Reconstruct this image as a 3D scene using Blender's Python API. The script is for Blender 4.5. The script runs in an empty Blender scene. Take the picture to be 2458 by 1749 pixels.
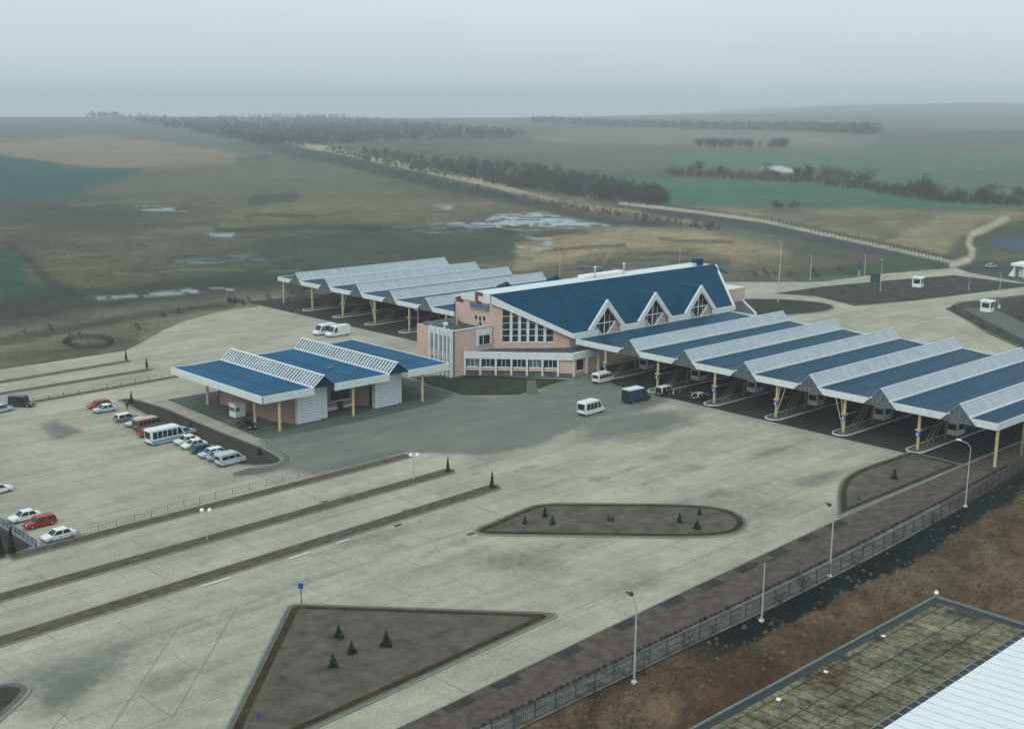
import bpy, bmesh, math, random
import numpy as np
from mathutils import Vector, Matrix
from mathutils.geometry import tessellate_polygon
random.seed(7); rng = np.random.default_rng(7)
sc = bpy.context.scene
# ------------------------------------------------------------------ camera
CAMZ = 53.0
FPX, PIT, ROL, HD = 2923.74, .2138, .0094, .8116
cp, sp = math.cos(PIT), math.sin(PIT)
FW = np.array([math.cos(HD)*cp, math.sin(HD)*cp, -sp])
RT0 = np.array([math.sin(HD), -math.cos(HD), 0.]); UP0 = np.cross(RT0, FW)
RT = math.cos(ROL)*RT0+math.sin(ROL)*UP0; UP = -math.sin(ROL)*RT0+math.cos(ROL)*UP0
cd = bpy.data.cameras.new('camera'); cam = bpy.data.objects.new('camera', cd); sc.collection.objects.link(cam)
cam.matrix_world = Matrix(((RT[0], UP[0], -FW[0], 0), (RT[1], UP[1], -FW[1], 0), (RT[2], UP[2], -FW[2], CAMZ), (0, 0, 0, 1)))
cd.sensor_width = 36; cd.lens = FPX/2458*36; cd.clip_start = 1; cd.clip_end = 30000
sc.camera = cam
# ------------------------------------------------------------------ world, sun, exposure
SUN_EL, SUN_AZ = math.radians(38), math.radians(200)
w = bpy.data.worlds.new('World'); sc.world = w; w.use_nodes = True
nt = w.node_tree; bg = nt.nodes['Background']
sky = nt.nodes.new('ShaderNodeTexSky'); sky.sky_type = 'NISHITA'; sky.sun_disc = False
sky.sun_elevation = SUN_EL; sky.sun_rotation = math.radians(90)-SUN_AZ; sky.air_density = 1.2; sky.dust_density = 5.0; sky.ozone_density = 1.5
hs = nt.nodes.new('ShaderNodeHueSaturation'); hs.inputs['Saturation'].default_value = 0.35
mx = nt.nodes.new('ShaderNodeMix'); mx.data_type = 'RGBA'; mx.inputs[0].default_value = 0.72
tc = nt.nodes.new('ShaderNodeTexCoord'); sx = nt.nodes.new('ShaderNodeSeparateXYZ'); sr = nt.nodes.new('ShaderNodeValToRGB')
nt.links.new(tc.outputs['Generated'], sx.inputs[0]); nt.links.new(sx.outputs['Z'], sr.inputs[0])
el = sr.color_ramp.elements; el[0].position = 0.0; el[0].color = (5.4, 6.8, 7.3, 1); el[1].position = 1.0; el[1].color = (10.0, 11.9, 13.1, 1)
for p_, c_ in ((.02, (6.6, 8.0, 8.5)), (.05, (7.3, 8.7, 9.2)), (.075, (7.7, 9.1, 9.6)), (.10, (6.6, 8.0, 8.7)), (.24, (7.6, 9.2, 10.1))): e_ = el.new(p_); e_.color = (*c_, 1)
sn = nt.nodes.new('ShaderNodeTexNoise'); sn.inputs['Scale'].default_value = 3.; sn.inputs['Detail'].default_value = 3; mp = nt.nodes.new('ShaderNodeMapping'); mp.inputs['Scale'].default_value = (1, 1, 7)
nt.links.new(tc.outputs['Generated'], mp.inputs[0]); nt.links.new(mp.outputs[0], sn.inputs['Vector'])
sm = nt.nodes.new('ShaderNodeMapRange'); sm.inputs[1].default_value = .3; sm.inputs[2].default_value = .7; sm.inputs[3].default_value = .965; sm.inputs[4].default_value = 1.03
nt.links.new(sn.outputs['Fac'], sm.inputs[0]); vm = nt.nodes.new('ShaderNodeVectorMath'); vm.operation = 'SCALE'; nt.links.new(sr.outputs[0], vm.inputs[0]); nt.links.new(sm.outputs[0], vm.inputs['Scale']); nt.links.new(vm.outputs[0], mx.inputs[7])
nt.links.new(sky.outputs[0], hs.inputs['Color']); nt.links.new(hs.outputs[0], mx.inputs[6]); nt.links.new(mx.outputs[2], bg.inputs[0])
bg.inputs[1].default_value = 0.085
sd = bpy.data.lights.new('sun', 'SUN'); sd.energy = 0.6; sd.angle = math.radians(25); sd.color = (1, .96, .9)
so = bpy.data.objects.new('sun', sd); sc.collection.objects.link(so)
so.rotation_euler = Vector((-math.cos(SUN_AZ)*math.cos(SUN_EL), -math.sin(SUN_AZ)*math.cos(SUN_EL), -math.sin(SUN_EL))).to_track_quat('-Z', 'Y').to_euler()
sc.view_settings.view_transform = 'Standard'; sc.view_settings.look = 'None'; sc.view_settings.gamma = 1; sc.view_settings.exposure = 0.3
sc.cycles.volume_bounces = 5; sc.cycles.max_bounces = 6

# ------------------------------------------------------------------ measuring helpers (a photo point on a known real plane -> metres)
def ray(x, y): return FW*FPX+RT*(x-1229)+UP*(874.5-y)
def G(x, y, z=0.):
    d = ray(x, y); t = (z-CAMZ)/d[2]; return (d[0]*t, d[1]*t, z)
def GYp(x, y, Y):
    d = ray(x, y); t = Y/d[1]; return (d[0]*t, Y, CAMZ+d[2]*t)
def V(x, y, z=0.): return G(x*1.0771, y*1.0771, z)
def VV(*l): return [V(*p)[:2] for p in l]
def GG(*l): return [G(*p)[:2] for p in l]

# ------------------------------------------------------------------ materials
def mat(name, col, rough=.7, metal=0., noise=0., scale=1., spec=None, bump=0., bscale=20., emit=None, col2=None, alpha=None):
    m = bpy.data.materials.new(name); m.use_nodes = True; n = m.node_tree; b = n.nodes['Principled BSDF']
    b.inputs['Roughness'].default_value = rough; b.inputs['Metallic'].default_value = metal
    b.inputs['Base Color'].default_value = (*col, 1)
    if spec is None and rough > .74: spec = .08
    if spec is not None: b.inputs['Specular IOR Level'].default_value = spec
    if noise or col2:
        g = n.nodes.new('ShaderNodeNewGeometry'); t = n.nodes.new('ShaderNodeTexNoise')
        t.inputs['Scale'].default_value = scale; t.inputs['Detail'].default_value = 8; t.inputs['Roughness'].default_value = .65
        n.links.new(g.outputs['Position'], t.inputs['Vector'])
        r = n.nodes.new('ShaderNodeValToRGB'); r.color_ramp.elements[0].position = .3; r.color_ramp.elements[1].position = .7
        c0 = [c*(1-noise) for c in col]; c1 = list(col2) if col2 else [min(1, c*(1+noise)) for c in col]
        r.color_ramp.elements[0].color = (*c0, 1); r.color_ramp.elements[1].color = (*c1, 1)
        n.links.new(t.outputs['Fac'], r.inputs[0]); n.links.new(r.outputs[0], b.inputs['Base Color'])
    if bump:
        g = n.nodes.new('ShaderNodeNewGeometry'); t = n.nodes.new('ShaderNodeTexNoise'); t.inputs['Scale'].default_value = bscale; t.inputs['Detail'].default_value = 5
        bp = n.nodes.new('ShaderNodeBump'); bp.inputs['Strength'].default_value = bump; bp.inputs['Distance'].default_value = .1
        n.links.new(g.outputs['Position'], t.inputs['Vector']); n.links.new(t.outputs['Fac'], bp.inputs['Height']); n.links.new(bp.outputs[0], b.inputs['Normal'])
    return m
class NB:                       # tiny node builder
    def __init__(s, m): s.m = m; s.t = m.node_tree; s.b = s.t.nodes['Principled BSDF']
    def n(s, k, **kw):
        o = s.t.nodes.new(k)
        for a, v in kw.items(): setattr(o, a, v)
        return o
    def l(s, a, b): s.t.links.new(a, b)
    def pos(s): return s.n('ShaderNodeNewGeometry').outputs['Position']
    def mapped(s, sc_=(1, 1, 1), rz=0., loc=(0, 0, 0)):
        m = s.n('ShaderNodeMapping'); m.inputs['Scale'].default_value = sc_; m.inputs['Rotation'].default_value = (0, 0, rz); m.inputs['Location'].default_value = loc
        s.l(s.pos(), m.inputs[0]); return m.outputs[0]
    def noise(s, vec, scale, det=6, r=.6):
        o = s.n('ShaderNodeTexNoise'); o.inputs['Scale'].default_value = scale; o.inputs['Detail'].default_value = det; o.inputs['Roughness'].default_value = r
        s.l(vec, o.inputs['Vector']); return o.outputs['Fac']
    def ramp(s, f, p0, c0, p1, c1):
        r = s.n('ShaderNodeValToRGB'); e = r.color_ramp.elements
        e[0].position = p0; e[1].position = p1; e[0].color = (*c0, 1); e[1].color = (*c1, 1); s.l(f, r.inputs[0]); return r.outputs[0]
    def mul(s, a, b, f=1.):
        o = s.n('ShaderNodeMix', data_type='RGBA', blend_type='MULTIPLY'); o.inputs[0].default_value = f; s.l(a, o.inputs[6]); s.l(b, o.inputs[7]); return o.outputs[2]
    def mix(s, f, a, b):
        o = s.n('ShaderNodeMix', data_type='RGBA'); s.l(f, o.inputs[0]); s.l(a, o.inputs[6]); s.l(b, o.inputs[7]); return o.outputs[2]
g3 = lambda v: (v, v, v)
def concrete_mat(name, c0, c1, joints=True, bw=13., bh=5.3, rz=0.):
    m = mat(name, c0, .85); q = NB(m)
    big = q.noise(q.mapped((.06, .09, .1)), 1, 6, .6)
    streak = q.noise(q.mapped((.05, .5, .5), -.02), 1, 5, .65)
    fine = q.noise(q.pos(), 3.2, 9, .75)
    c = q.ramp(big, .33, c0, .68, c1)
    c = q.mul(c, q.ramp(streak, .3, g3(.84), .7, g3(1.06)))
    c = q.mul(c, q.ramp(fine, .3, g3(.68), .7, g3(1.26)))
    c = q.mul(c, q.ramp(q.noise(q.mapped((.35, .35, .35)), 1, 6, .7), .3, g3(.84), .7, g3(1.1)))
    st = q.noise(q.mapped((.11, .16, .1), 0, (31, 7, 0)), 1, 7, .6)
    c = q.mul(c, q.ramp(st, .6, g3(1), .74, (.72, .77, .74)))
    if joints:
        br = q.n('ShaderNodeTexBrick'); br.offset = .5; br.inputs['Scale'].default_value = 1
        br.inputs['Color1'].default_value = (1, 1, 1, 1); br.inputs['Color2'].default_value = (.93, .945, .94, 1); br.inputs['Mortar'].default_value = (.56, .57, .53, 1)
        br.inputs['Mortar Size'].default_value = .055; br.inputs['Mortar Smooth'].default_value = .4; br.inputs['Brick Width'].default_value = bw; br.inputs['Row Height'].default_value = bh
        q.l(q.mapped((1, 1, 1), rz, (2.2, 1.1, 0)), br.inputs['Vector'])
        c = q.mul(c, br.outputs['Color'])
    q.l(c, q.b.inputs['Base Color'])
    return m
M = {}
M['concrete'] = concrete_mat('concrete', (.335, .322, .243), (.47, .442, .335), rz=-.045)
M['asphalt'] = concrete_mat('asphalt', (.08, .105, .085), (.13, .15, .12), False)
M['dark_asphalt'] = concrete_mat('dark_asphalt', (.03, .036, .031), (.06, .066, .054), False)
M['road_far'] = mat('road_far', (.09, .105, .1), .9, noise=.2, scale=.3)
M['kerb'] = mat('kerb', (.22, .23, .19), .8, noise=.25, scale=1.5)
M['kerb_white'] = mat('kerb_white', (.62, .65, .62), .7, noise=.2, scale=1.2)
M['parapet'] = mat('parapet', (.17, .22, .20), .8, noise=.25, scale=1.5)
M['path'] = mat('path', (.115, .125, .10), .9, noise=.25, scale=1.5)
M['soil'] = mat('soil', (.082, .073, .054), .95, noise=.32, scale=.45, bump=.5, bscale=2., col2=(.140, .126, .096))
M['soil_dark'] = mat('soil_dark', (.034, .034, .027), .95, noise=.35, scale=.7, bump=.5, bscale=2., col2=(.07, .062, .048))
M['verge'] = mat('verge', (.022, .027, .014), .95, noise=.35, scale=.6, bump=.6, bscale=3., col2=(.075, .05, .026))
M['median'] = mat('median', (.078, .070, .048), .95, noise=.3, scale=.8, bump=.4, bscale=3., col2=(.132, .115, .082))
M['lawn'] = mat('lawn', (.022, .036, .024), .95, noise=.4, scale=.35, bump=.5, bscale=3., col2=(.06, .06, .038))
M['plot'] = mat('plot', (.03, .042, .036), .95, noise=.4, scale=.25, bump=.5, bscale=2., col2=(.085, .08, .058))
M['red_paving'] = mat('red_paving', (.075, .057, .046), .9, noise=.3, scale=.8, col2=(.135, .108, .088))
M['grey_paving'] = mat('grey_paving', (.10, .10, .088), .9, noise=.3, scale=.6, col2=(.185, .185, .16))
M['white'] = mat('white', (.62, .66, .64), .6, noise=.12, scale=1.3)
M['white_bright'] = mat('white_bright', (.78, .8, .78), .5, noise=.06, scale=2)
M['steel_white'] = mat('steel_white', (.62, .68, .70), .45, noise=.1, scale=2)
def brick_mat(name, a, b):
    m = mat(name, a, .85); q = NB(m)
    c = q.ramp(q.noise(q.pos(), 1.1, 8, .7), .3, a, .7, b)
    c = q.mul(c, q.ramp(q.noise(q.pos(), 7, 4, .7), .3, g3(.8), .7, g3(1.14))); q.l(c, q.b.inputs['Base Color']); return m
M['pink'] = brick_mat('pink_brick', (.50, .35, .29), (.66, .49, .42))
M['pink_dark'] = brick_mat('pink_brick_dark', (.28, .19, .17), (.38, .265, .235))  # darker pink brick for the inspection building walls
def roof_mat(name, a, b, seam, rough=.42):
    m = mat(name, a, rough); q = NB(m)
    c = q.ramp(q.noise(q.mapped((.15, .15, .3)), 1, 7, .65), .3, a, .7, b)
    c = q.mul(c, q.ramp(q.noise(q.pos(), 4, 5, .7), .3, g3(.72), .7, g3(1.3)))
    c = q.mul(c, q.ramp(q.noise(q.mapped((.9, .12, .2) if seam == 'X' else (.12, .9, .2)), 1, 7, .7), .32, g3(.72), .68, g3(1.25)))
    m.node_tree.nodes['Principled BSDF'].inputs['Specular IOR Level'].default_value = .06
    wv = q.n('ShaderNodeTexWave', wave_type='BANDS', bands_direction=seam); wv.inputs['Scale'].default_value = .55
    q.l(q.pos(), wv.inputs['Vector']); c = q.mul(c, q.ramp(wv.outputs['Fac'], .0, g3(.72), .1, g3(1)))
    q.l(c, q.b.inputs['Base Color']); return m
M['blue_roof'] = roof_mat('blue_roof', (.0005, .040, .082), (.001, .058, .11), 'X', .6)
M['blue_canopy'] = roof_mat('blue_canopy', (.0005, .042, .085), (.001, .060, .115), 'X', .4)
M['blue_bright'] = roof_mat('blue_bright', (.002, .07, .155), (.004, .10, .20), 'Y', .55)
def ribbed(name, a, b, dirn, sc_, dark=.8):
    m = mat(name, a, .5); q = NB(m)
    c = q.ramp(q.noise(q.mapped((.5, .5, .5)), 1.5, 8, .75), .28, a, .72, b)
    c = q.mul(c, q.ramp(q.noise(q.mapped((1.1, .2, .2)), 1, 7, .7), .32, g3(.82), .68, g3(1.1)))
    wv = q.n('ShaderNodeTexWave', wave_type='BANDS', bands_direction=dirn); wv.inputs['Scale'].default_value = sc_
    q.l(q.pos(), wv.inputs['Vector']); c = q.mul(c, q.ramp(wv.outputs['Fac'], .0, g3(dark), .25, g3(1)))
    q.l(c, q.b.inputs['Base Color']); return m
M['skylight'] = ribbed('skylight_sheet', (.30, .355, .385), (.45, .51, .53), 'X', .28, .84)
M['white_ribbed'] = mat('white_ribbed', (.70, .74, .73), .55, noise=.06, scale=.6)
M['seam'] = mat('seam', (.50, .55, .56), .6)
M['gable_glass'] = mat('gable_glass', (.04, .062, .07), .3, noise=.5, scale=1.2, col2=(.13, .165, .175))
M['glass'] = mat('glass', (.012, .02, .022), .12, noise=.4, scale=.8)
M['glass_blue'] = mat('glass_blue', (.05, .10, .14), .2, noise=.5, scale=.5, col2=(.16, .25, .30))
M['car_glass'] = mat('car_glass', (.01, .014, .016), .15)
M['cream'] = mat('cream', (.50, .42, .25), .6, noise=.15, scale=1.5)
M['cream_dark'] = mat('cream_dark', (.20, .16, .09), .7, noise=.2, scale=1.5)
M['flat_roof'] = mat('flat_roof', (.045, .06, .058), .8, noise=.35, scale=.6, col2=(.12, .14, .13))
M['dark'] = mat('dark', (.02, .025, .025), .7)
M['joint'] = mat('joint', (.20, .20, .16), .9)
M['ridge_blue'] = mat('ridge_blue', (.03, .12, .19), .5)
M['grass'] = mat('grass', (.022, .045, .02), .95, noise=.4, scale=.6, bump=.4, bscale=3., col2=(.06, .075, .035))
M['weeds'] = mat('weeds', (.035, .038, .028), .95, noise=.4, scale=.07, col2=(.15, .135, .085))
M['clod'] = mat('clod', (.06, .045, .03), .95, noise=.4, scale=1.3, col2=(.17, .14, .10))
M['tyre'] = mat('tyre', (.015, .015, .016), .85)
M['rim'] = mat('rim', (.3, .3, .31), .4, .6)
M['metal_pole'] = mat('metal_pole', (.42, .48, .48), .45, .2, noise=.15, scale=3)
M['fence_dark'] = mat('fence_dark', (.03, .035, .035), .7)
M['fence_grey'] = mat('fence_grey', (.16, .18, .19), .6)
M['fence_blue'] = mat('fence_blue', (.05, .085, .20), .6)
M['sign_blue'] = mat('sign_blue', (.01, .07, .30), .5)
M['sign_dark'] = mat('sign_dark', (.01, .05, .055), .5)
M['red'] = mat('red', (.35, .03, .02), .5)
M['rust'] = mat('rust', (.16, .06, .035), .8, noise=.3, scale=4)
M['globe'] = mat('globe', (.85, .88, .88), .3)
M['lamp_light'] = mat('headlight', (.7, .72, .7), .2)
M['plate'] = mat('plate', (.6, .6, .55), .5)
M['spruce'] = mat('spruce', (.010, .028, .018), .9, noise=.4, scale=4, col2=(.022, .045, .026))
M['spruce_brown'] = mat('spruce_brown', (.035, .03, .018), .9, noise=.4, scale=4)
M['bark'] = mat('bark', (.055, .045, .035), .9, noise=.3, scale=3)
M['twig'] = mat('twig', (.045, .045, .04), .95, noise=.35, scale=.5, col2=(.10, .09, .07))
M['twig_far'] = mat('twig_far', (.05, .055, .05), .95, noise=.3, scale=.05, col2=(.09, .088, .07))
M['skin'] = mat('skin', (.42, .26, .19), .6)
M['slab'] = None
def paint(name, c, rough=.35): 
    name = 'paint_'+name
    if name not in M: M[name] = mat(name, c, rough, noise=.06, scale=2)
    return M[name]

# ------------------------------------------------------------------ mesh helpers
ORG = {}
class MB:
    def __init__(s): s.v = []; s.f = []; s.mi = []; s.cur = 0
    def add(s, vs, fs):
        o = len(s.v); s.v += [tuple(map(float, p)) for p in vs]; s.f += [tuple(i+o for i in f) for f in fs]; s.mi += [s.cur]*len(fs); return s
    def box(s, x0, x1, y0, y1, z0, z1):
        return s.add([(x0, y0, z0), (x1, y0, z0), (x1, y1, z0), (x0, y1, z0), (x0, y0, z1), (x1, y0, z1), (x1, y1, z1), (x0, y1, z1)],
                     [(0, 3, 2, 1), (4, 5, 6, 7), (0, 1, 5, 4), (1, 2, 6, 5), (2, 3, 7, 6), (3, 0, 4, 7)])
    def obox(s, c, L, W, z0, z1, a):            # box turned by a about z
        ca, sa = math.cos(a), math.sin(a); P = [(-L/2, -W/2), (L/2, -W/2), (L/2, W/2), (-L/2, W/2)]
        pts = [(c[0]+x*ca-y*sa, c[1]+x*sa+y*ca) for x, y in P]; return s.prism(pts, z0, z1)
    def prism(s, pts, z0, z1, cap=True):
        n = len(pts); z0 = z0 if hasattr(z0, '__len__') else [z0]*n; z1 = z1 if hasattr(z1, '__len__') else [z1]*n
        vs = [(p[0], p[1], z) for p, z in zip(pts, z0)]+[(p[0], p[1], z) for p, z in zip(pts, z1)]
        fs = [(i, (i+1) % n, n+(i+1) % n, n+i) for i in range(n)]
        if cap:
            for t in tessellate_polygon([[Vector((p[0], p[1], 0)) for p in pts]]): fs += [tuple(n+i for i in t), tuple(reversed(t))]
        return s.add(vs, fs)
    def sheet(s, pts, z):
        fs = [t for t in tessellate_polygon([[Vector((p[0], p[1], 0)) for p in pts]])]
        out = []
        for t in fs:
            a, b, c = [pts[i] for i in t]; cr = (b[0]-a[0])*(c[1]-a[1])-(b[1]-a[1])*(c[0]-a[0])
            out.append(tuple(t) if cr > 0 else tuple(reversed(t)))
        return s.add([(p[0], p[1], z) for p in pts], out)
    def poly(s, pts3, th=None):                 # flat polygon in space, optionally thickened by vector th
        n = len(pts3); a = np.array(pts3, float)
        nn = np.zeros(3)
        for i in range(n): nn += np.cross(a[i], a[(i+1) % n])
        k = int(np.argmax(abs(nn))); ax = [i for i in range(3) if i != k]
        T = tessellate_polygon([[Vector((p[ax[0]], p[ax[1]], 0)) for p in pts3]])
        if th is None: return s.add(pts3, [tuple(t) for t in T])
        b = a+np.array(th, float)
        return s.add(list(map(tuple, a))+list(map(tuple, b)), [tuple(t) for t in T]+[tuple(n+i for i in reversed(t)) for t in T]+[(i, (i+1) % n, n+(i+1) % n, n+i) for i in range(n)])
    def tube(s, p0, p1, r0, r1=None, n=8):
        r1 = r0 if r1 is None else r1; a = Vector(p0); b = Vector(p1); d = (b-a).normalized(); u = d.orthogonal().normalized(); v = d.cross(u)
        vs = [];
        for c, r in ((a, r0), (b, r1)):
            for i in range(n):
                t = 2*math.pi*i/n; vs.append(tuple(c+u*math.cos(t)*r+v*math.sin(t)*r))
        return s.add(vs, [(i, (i+1) % n, n+(i+1) % n, n+i) for i in range(n)]+[tuple(range(n-1, -1, -1)), tuple(range(n, 2*n))])
    def beam(s, p0, p1, wd, h, up=(0, 0, 1)):
        a = Vector(p0); b = Vector(p1); d = (b-a).normalized(); up = Vector(up)
        sd_ = d.cross(up); sd_ = sd_.normalized() if sd_.length > 1e-4 else Vector((1, 0, 0)); u = sd_.cross(d)
        vs = [tuple(c+sd_*x*wd/2+u*z*h/2) for c in (a, b) for x, z in ((-1, -1), (1, -1), (1, 1), (-1, 1))]
        return s.add(vs, [(0, 1, 2, 3), (7, 6, 5, 4), (0, 4, 5, 1), (1, 5, 6, 2), (2, 6, 7, 3), (3, 7, 4, 0)])
    def ball(s, c, r, n=10, m=6, sz=1.):
        vs = [(c[0], c[1], c[2]+r*sz)]; 
        for j in range(1, m):
            t = math.pi*j/m
            for i in range(n):
                p = 2*math.pi*i/n; vs.append((c[0]+r*math.sin(t)*math.cos(p), c[1]+r*math.sin(t)*math.sin(p), c[2]+r*sz*math.cos(t)))
        vs.append((c[0], c[1], c[2]-r*sz)); fs = [(0, 1+i, 1+(i+1) % n) for i in range(n)]
        for j in range(m-2):
            o = 1+j*n; fs += [(o+i, o+n+i, o+n+(i+1) % n, o+(i+1) % n) for i in range(n)]
        o = 1+(m-2)*n; L_ = len(vs)-1; fs += [(o+i, L_, o+(i+1) % n) for i in range(n)]
        return s.add(vs, fs)
    def frustum(s, x0b, x1b, wb, zb, x0t, x1t, wt, zt):
        return s.add([(x0b, -wb/2, zb), (x1b, -wb/2, zb), (x1b, wb/2, zb), (x0b, wb/2, zb), (x0t, -wt/2, zt), (x1t, -wt/2, zt), (x1t, wt/2, zt), (x0t, wt/2, zt)],
                     [(0, 3, 2, 1), (4, 5, 6, 7), (0, 1, 5, 4), (1, 2, 6, 5), (2, 3, 7, 6), (3, 0, 4, 7)])
    def build(s, name, m, parent=None, bevel=0., smooth=False, segs=2, fixn=True):
        me = bpy.data.meshes.new(name); off = ORG.get(parent, (0, 0, 0)) if parent is not None else (0, 0, 0)
        me.from_pydata([(x-off[0], y-off[1], z-off[2]) for x, y, z in s.v], [], s.f)
        ms = m if isinstance(m, (list, tuple)) else [m]
        for q in ms: me.materials.append(q)
        if len(ms) > 1: me.polygons.foreach_set('material_index', s.mi)
        if bevel or fixn:
            bm = bmesh.new(); bm.from_mesh(me)
            if fixn: bmesh.ops.recalc_face_normals(bm, faces=bm.faces)
            if bevel:
                ed = [e for e in bm.edges if e.is_manifold and e.calc_face_angle(0) > .5]
                bmesh.ops.bevel(bm, geom=ed, offset=bevel, segments=segs, affect='EDGES', clamp_overlap=True)
            bm.to_mesh(me); bm.free()
        if smooth: me.polygons.foreach_set('use_smooth', [True]*len(me.polygons))
        o = bpy.data.objects.new(name, me); sc.collection.objects.link(o)
        if parent is not None: o.parent = parent; ORG[o] = off
        return o
def tag(o, label=None, cat=None, group=None, kind=None):
    if label: o['label'] = label
    if cat: o['category'] = cat
    if group: o['group'] = group
    if kind: o['kind'] = kind
    return o
def thing(name, label, cat, loc=(0, 0, 0), rz=0, group=None, local=False):
    o = bpy.data.objects.new(name, None); sc.collection.objects.link(o); o.location = loc; o.rotation_euler = (0, 0, rz)
    o.empty_display_size = .5; ORG[o] = (0, 0, 0) if local else tuple(loc)
    return tag(o, label, cat, group)
def dup(src, loc, rz=0, label=None, group=None, scale=None):
    c = src.copy(); sc.collection.objects.link(c); c.location = loc; c.rotation_euler = (0, 0, rz)
    if scale: c.scale = (scale,)*3
    if label: c['label'] = label
    if group: c['group'] = group
    for ch in src.children:
        d = ch.copy(); sc.collection.objects.link(d); d.parent = c
        for g in ch.children:
            e = g.copy(); sc.collection.objects.link(e); e.parent = d
    return c
def struct(o): o['kind'] = 'structure'; return o
def chaikin(p, n=2, closed=True):
    for _ in range(n):
        q = []; L_ = len(p)
        for i in range(L_ if closed else L_-1):
            a, b = p[i], p[(i+1) % L_]; q += [(a[0]*.75+b[0]*.25, a[1]*.75+b[1]*.25), (a[0]*.25+b[0]*.75, a[1]*.25+b[1]*.75)]
        p = q if closed else [p[0]]+q+[p[-1]]
    return p
def rounded(P, r, n=7):
    out = []; L_ = len(P); rs = r if hasattr(r, '__len__') else [r]*L_
    for i in range(L_):
        a, b, c = np.array(P[i-1]), np.array(P[i]), np.array(P[(i+1) % L_]); r_ = rs[i]
        la, lc = np.hypot(*(a-b)), np.hypot(*(c-b)); k1, k2 = min(r_, la*.47), min(r_, lc*.47); p, q = b+(a-b)/la*k1, b+(c-b)/lc*k2
        for t in np.linspace(0, 1, n): out.append(tuple((1-t)**2*p+2*t*(1-t)*b+t*t*q))
    return out
def area(p): return sum(p[i][0]*p[(i+1) % len(p)][1]-p[(i+1) % len(p)][0]*p[i][1] for i in range(len(p)))/2
def inset(p, d, kmin=.35):
    if area(p) < 0: p = p[::-1]
    n = len(p); out = []
    for i in range(n):
        a, b, c = p[i-1], p[i], p[(i+1) % n]
        e1 = np.array([b[0]-a[0], b[1]-a[1]]); e2 = np.array([c[0]-b[0], c[1]-b[1]])
        n1 = np.array([-e1[1], e1[0]])/max(1e-6, np.hypot(*e1)); n2 = np.array([-e2[1], e2[0]])/max(1e-6, np.hypot(*e2))
        m = n1+n2; k = max(kmin, (m@m)/2); out.append((b[0]+m[0]*d/k, b[1]+m[1]*d/k))
    return out
def ring(mb, a, b, z0, z1):                     # raised ring between outline a (outer) and b (inner), same vertex count
    n = len(a); vs = [(p[0], p[1], z) for pts in (a, b) for z in (z0, z1) for p in pts]
    fs = []
    for i in range(n):
        j = (i+1) % n; fs += [(i, j, n+j, n+i), (n+i, n+j, 3*n+j, 3*n+i), (3*n+i, 3*n+j, 2*n+j, 2*n+i)]
    mb.add(vs, fs)

# ------------------------------------------------------------------ ground sheet (real albedo map on the land, gentle relief)
def noise2(x, y, seed=0, octs=4, per=1.):
    out = np.zeros_like(x, dtype=float); amp = 1; tot = 0; r = np.random.default_rng(seed); tab = r.random((256, 256))
    f = 1./per
    for _ in range(octs):
        u = x*f; v = y*f; i = np.floor(u).astype(int); j = np.floor(v).astype(int); a = u-i; b = v-j
        a = a*a*(3-2*a); b = b*b*(3-2*b); g_ = lambda p, q: tab[p % 256, q % 256]
        out += amp*(g_(i, j)*(1-a)*(1-b)+g_(i+1, j)*a*(1-b)+g_(i, j+1)*(1-a)*b+g_(i+1, j+1)*a*b); tot += amp; amp *= .5; f *= 2.03
    return out/tot
def sstep(a, b, x): t = np.clip((x-a)/(b-a), 0, 1); return t*t*(3-2*t)
FX = [20, 65.9, 87.3, 102.7, 116.7, 129.4, 151, 176.4, 215]; FY = [68.6, 69.25, 69.6, 69.6, 69.95, 70.4, 71.8, 74.2, 78.2]
def yfence(x): return np.interp(x, FX, FY)
def hz(x, y):
    x = np.asarray(x, float); y = np.asarray(y, float); D = np.hypot(x, y)
    az = np.degrees(np.arctan2(y, x)); lf = sstep(30, 55, az)
    far = sstep(500, 2600, D); h = far*(noise2(x+9000, y+9000, 3, 3, 1100.)-.5)*(38-24*lf)
    h += sstep(1800, 6500, D)*(52*sstep(42, 24, az)) - lf*np.maximum(D-3500, 0)*.021
    # rough bank beyond the fence
    yf = yfence(x)-.5
    m = sstep(yf-.1, yf-1.5, y)*sstep(58.9+0*x, 60.6, y)
    m2 = sstep(yf-.1, yf-1.5, y)*sstep(120.8, 123.5, x)
    bank = np.maximum(m, m2)*sstep(30, 60, D)
    rx = x*.8+y*.6; ry = -x*.6+y*.8
    h += bank*(-.55*sstep(yf-3.6, yf-1.2, y)+1.9*(noise2(rx*.6, ry*1.5, 11, 5, 5.5)-.36)+.8*sstep(.42, .5, noise2(x, y, 12, 3, 16.))*sstep(yf-3, yf-5, y))
    return h
def pip(x, y, poly):
    ins = np.zeros(x.shape, bool); n = len(poly)
    for i in range(n):
        x0, y0 = poly[i]; x1, y1 = poly[(i+1) % n]
        c = ((y0 > y) != (y1 > y))
        if y1 != y0: ins ^= c & (x < (x1-x0)*(y-y0)/(y1-y0)+x0)
    return ins
def sdist(x, y, poly, closed=True):
    d = np.full(x.shape, 1e9); n = len(poly)
    for i in range(n if closed else n-1):
        ax, ay = poly[i]; bx, by = poly[(i+1) % n]; ex, ey = bx-ax, by-ay
        t = np.clip(((x-ax)*ex+(y-ay)*ey)/(ex*ex+ey*ey+1e-9), 0, 1); d = np.minimum(d, np.hypot(x-ax-t*ex, y-ay-t*ey))
    return d
az = np.concatenate([np.linspace(-180, 12, 60)[:-1], np.linspace(12, 80, 540)[:-1], np.linspace(80, 180, 32)])
rr = np.concatenate([[.1, 30], np.geomspace(66, 175, 300)[:-1], np.geomspace(175, 9500, 400)])
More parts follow.
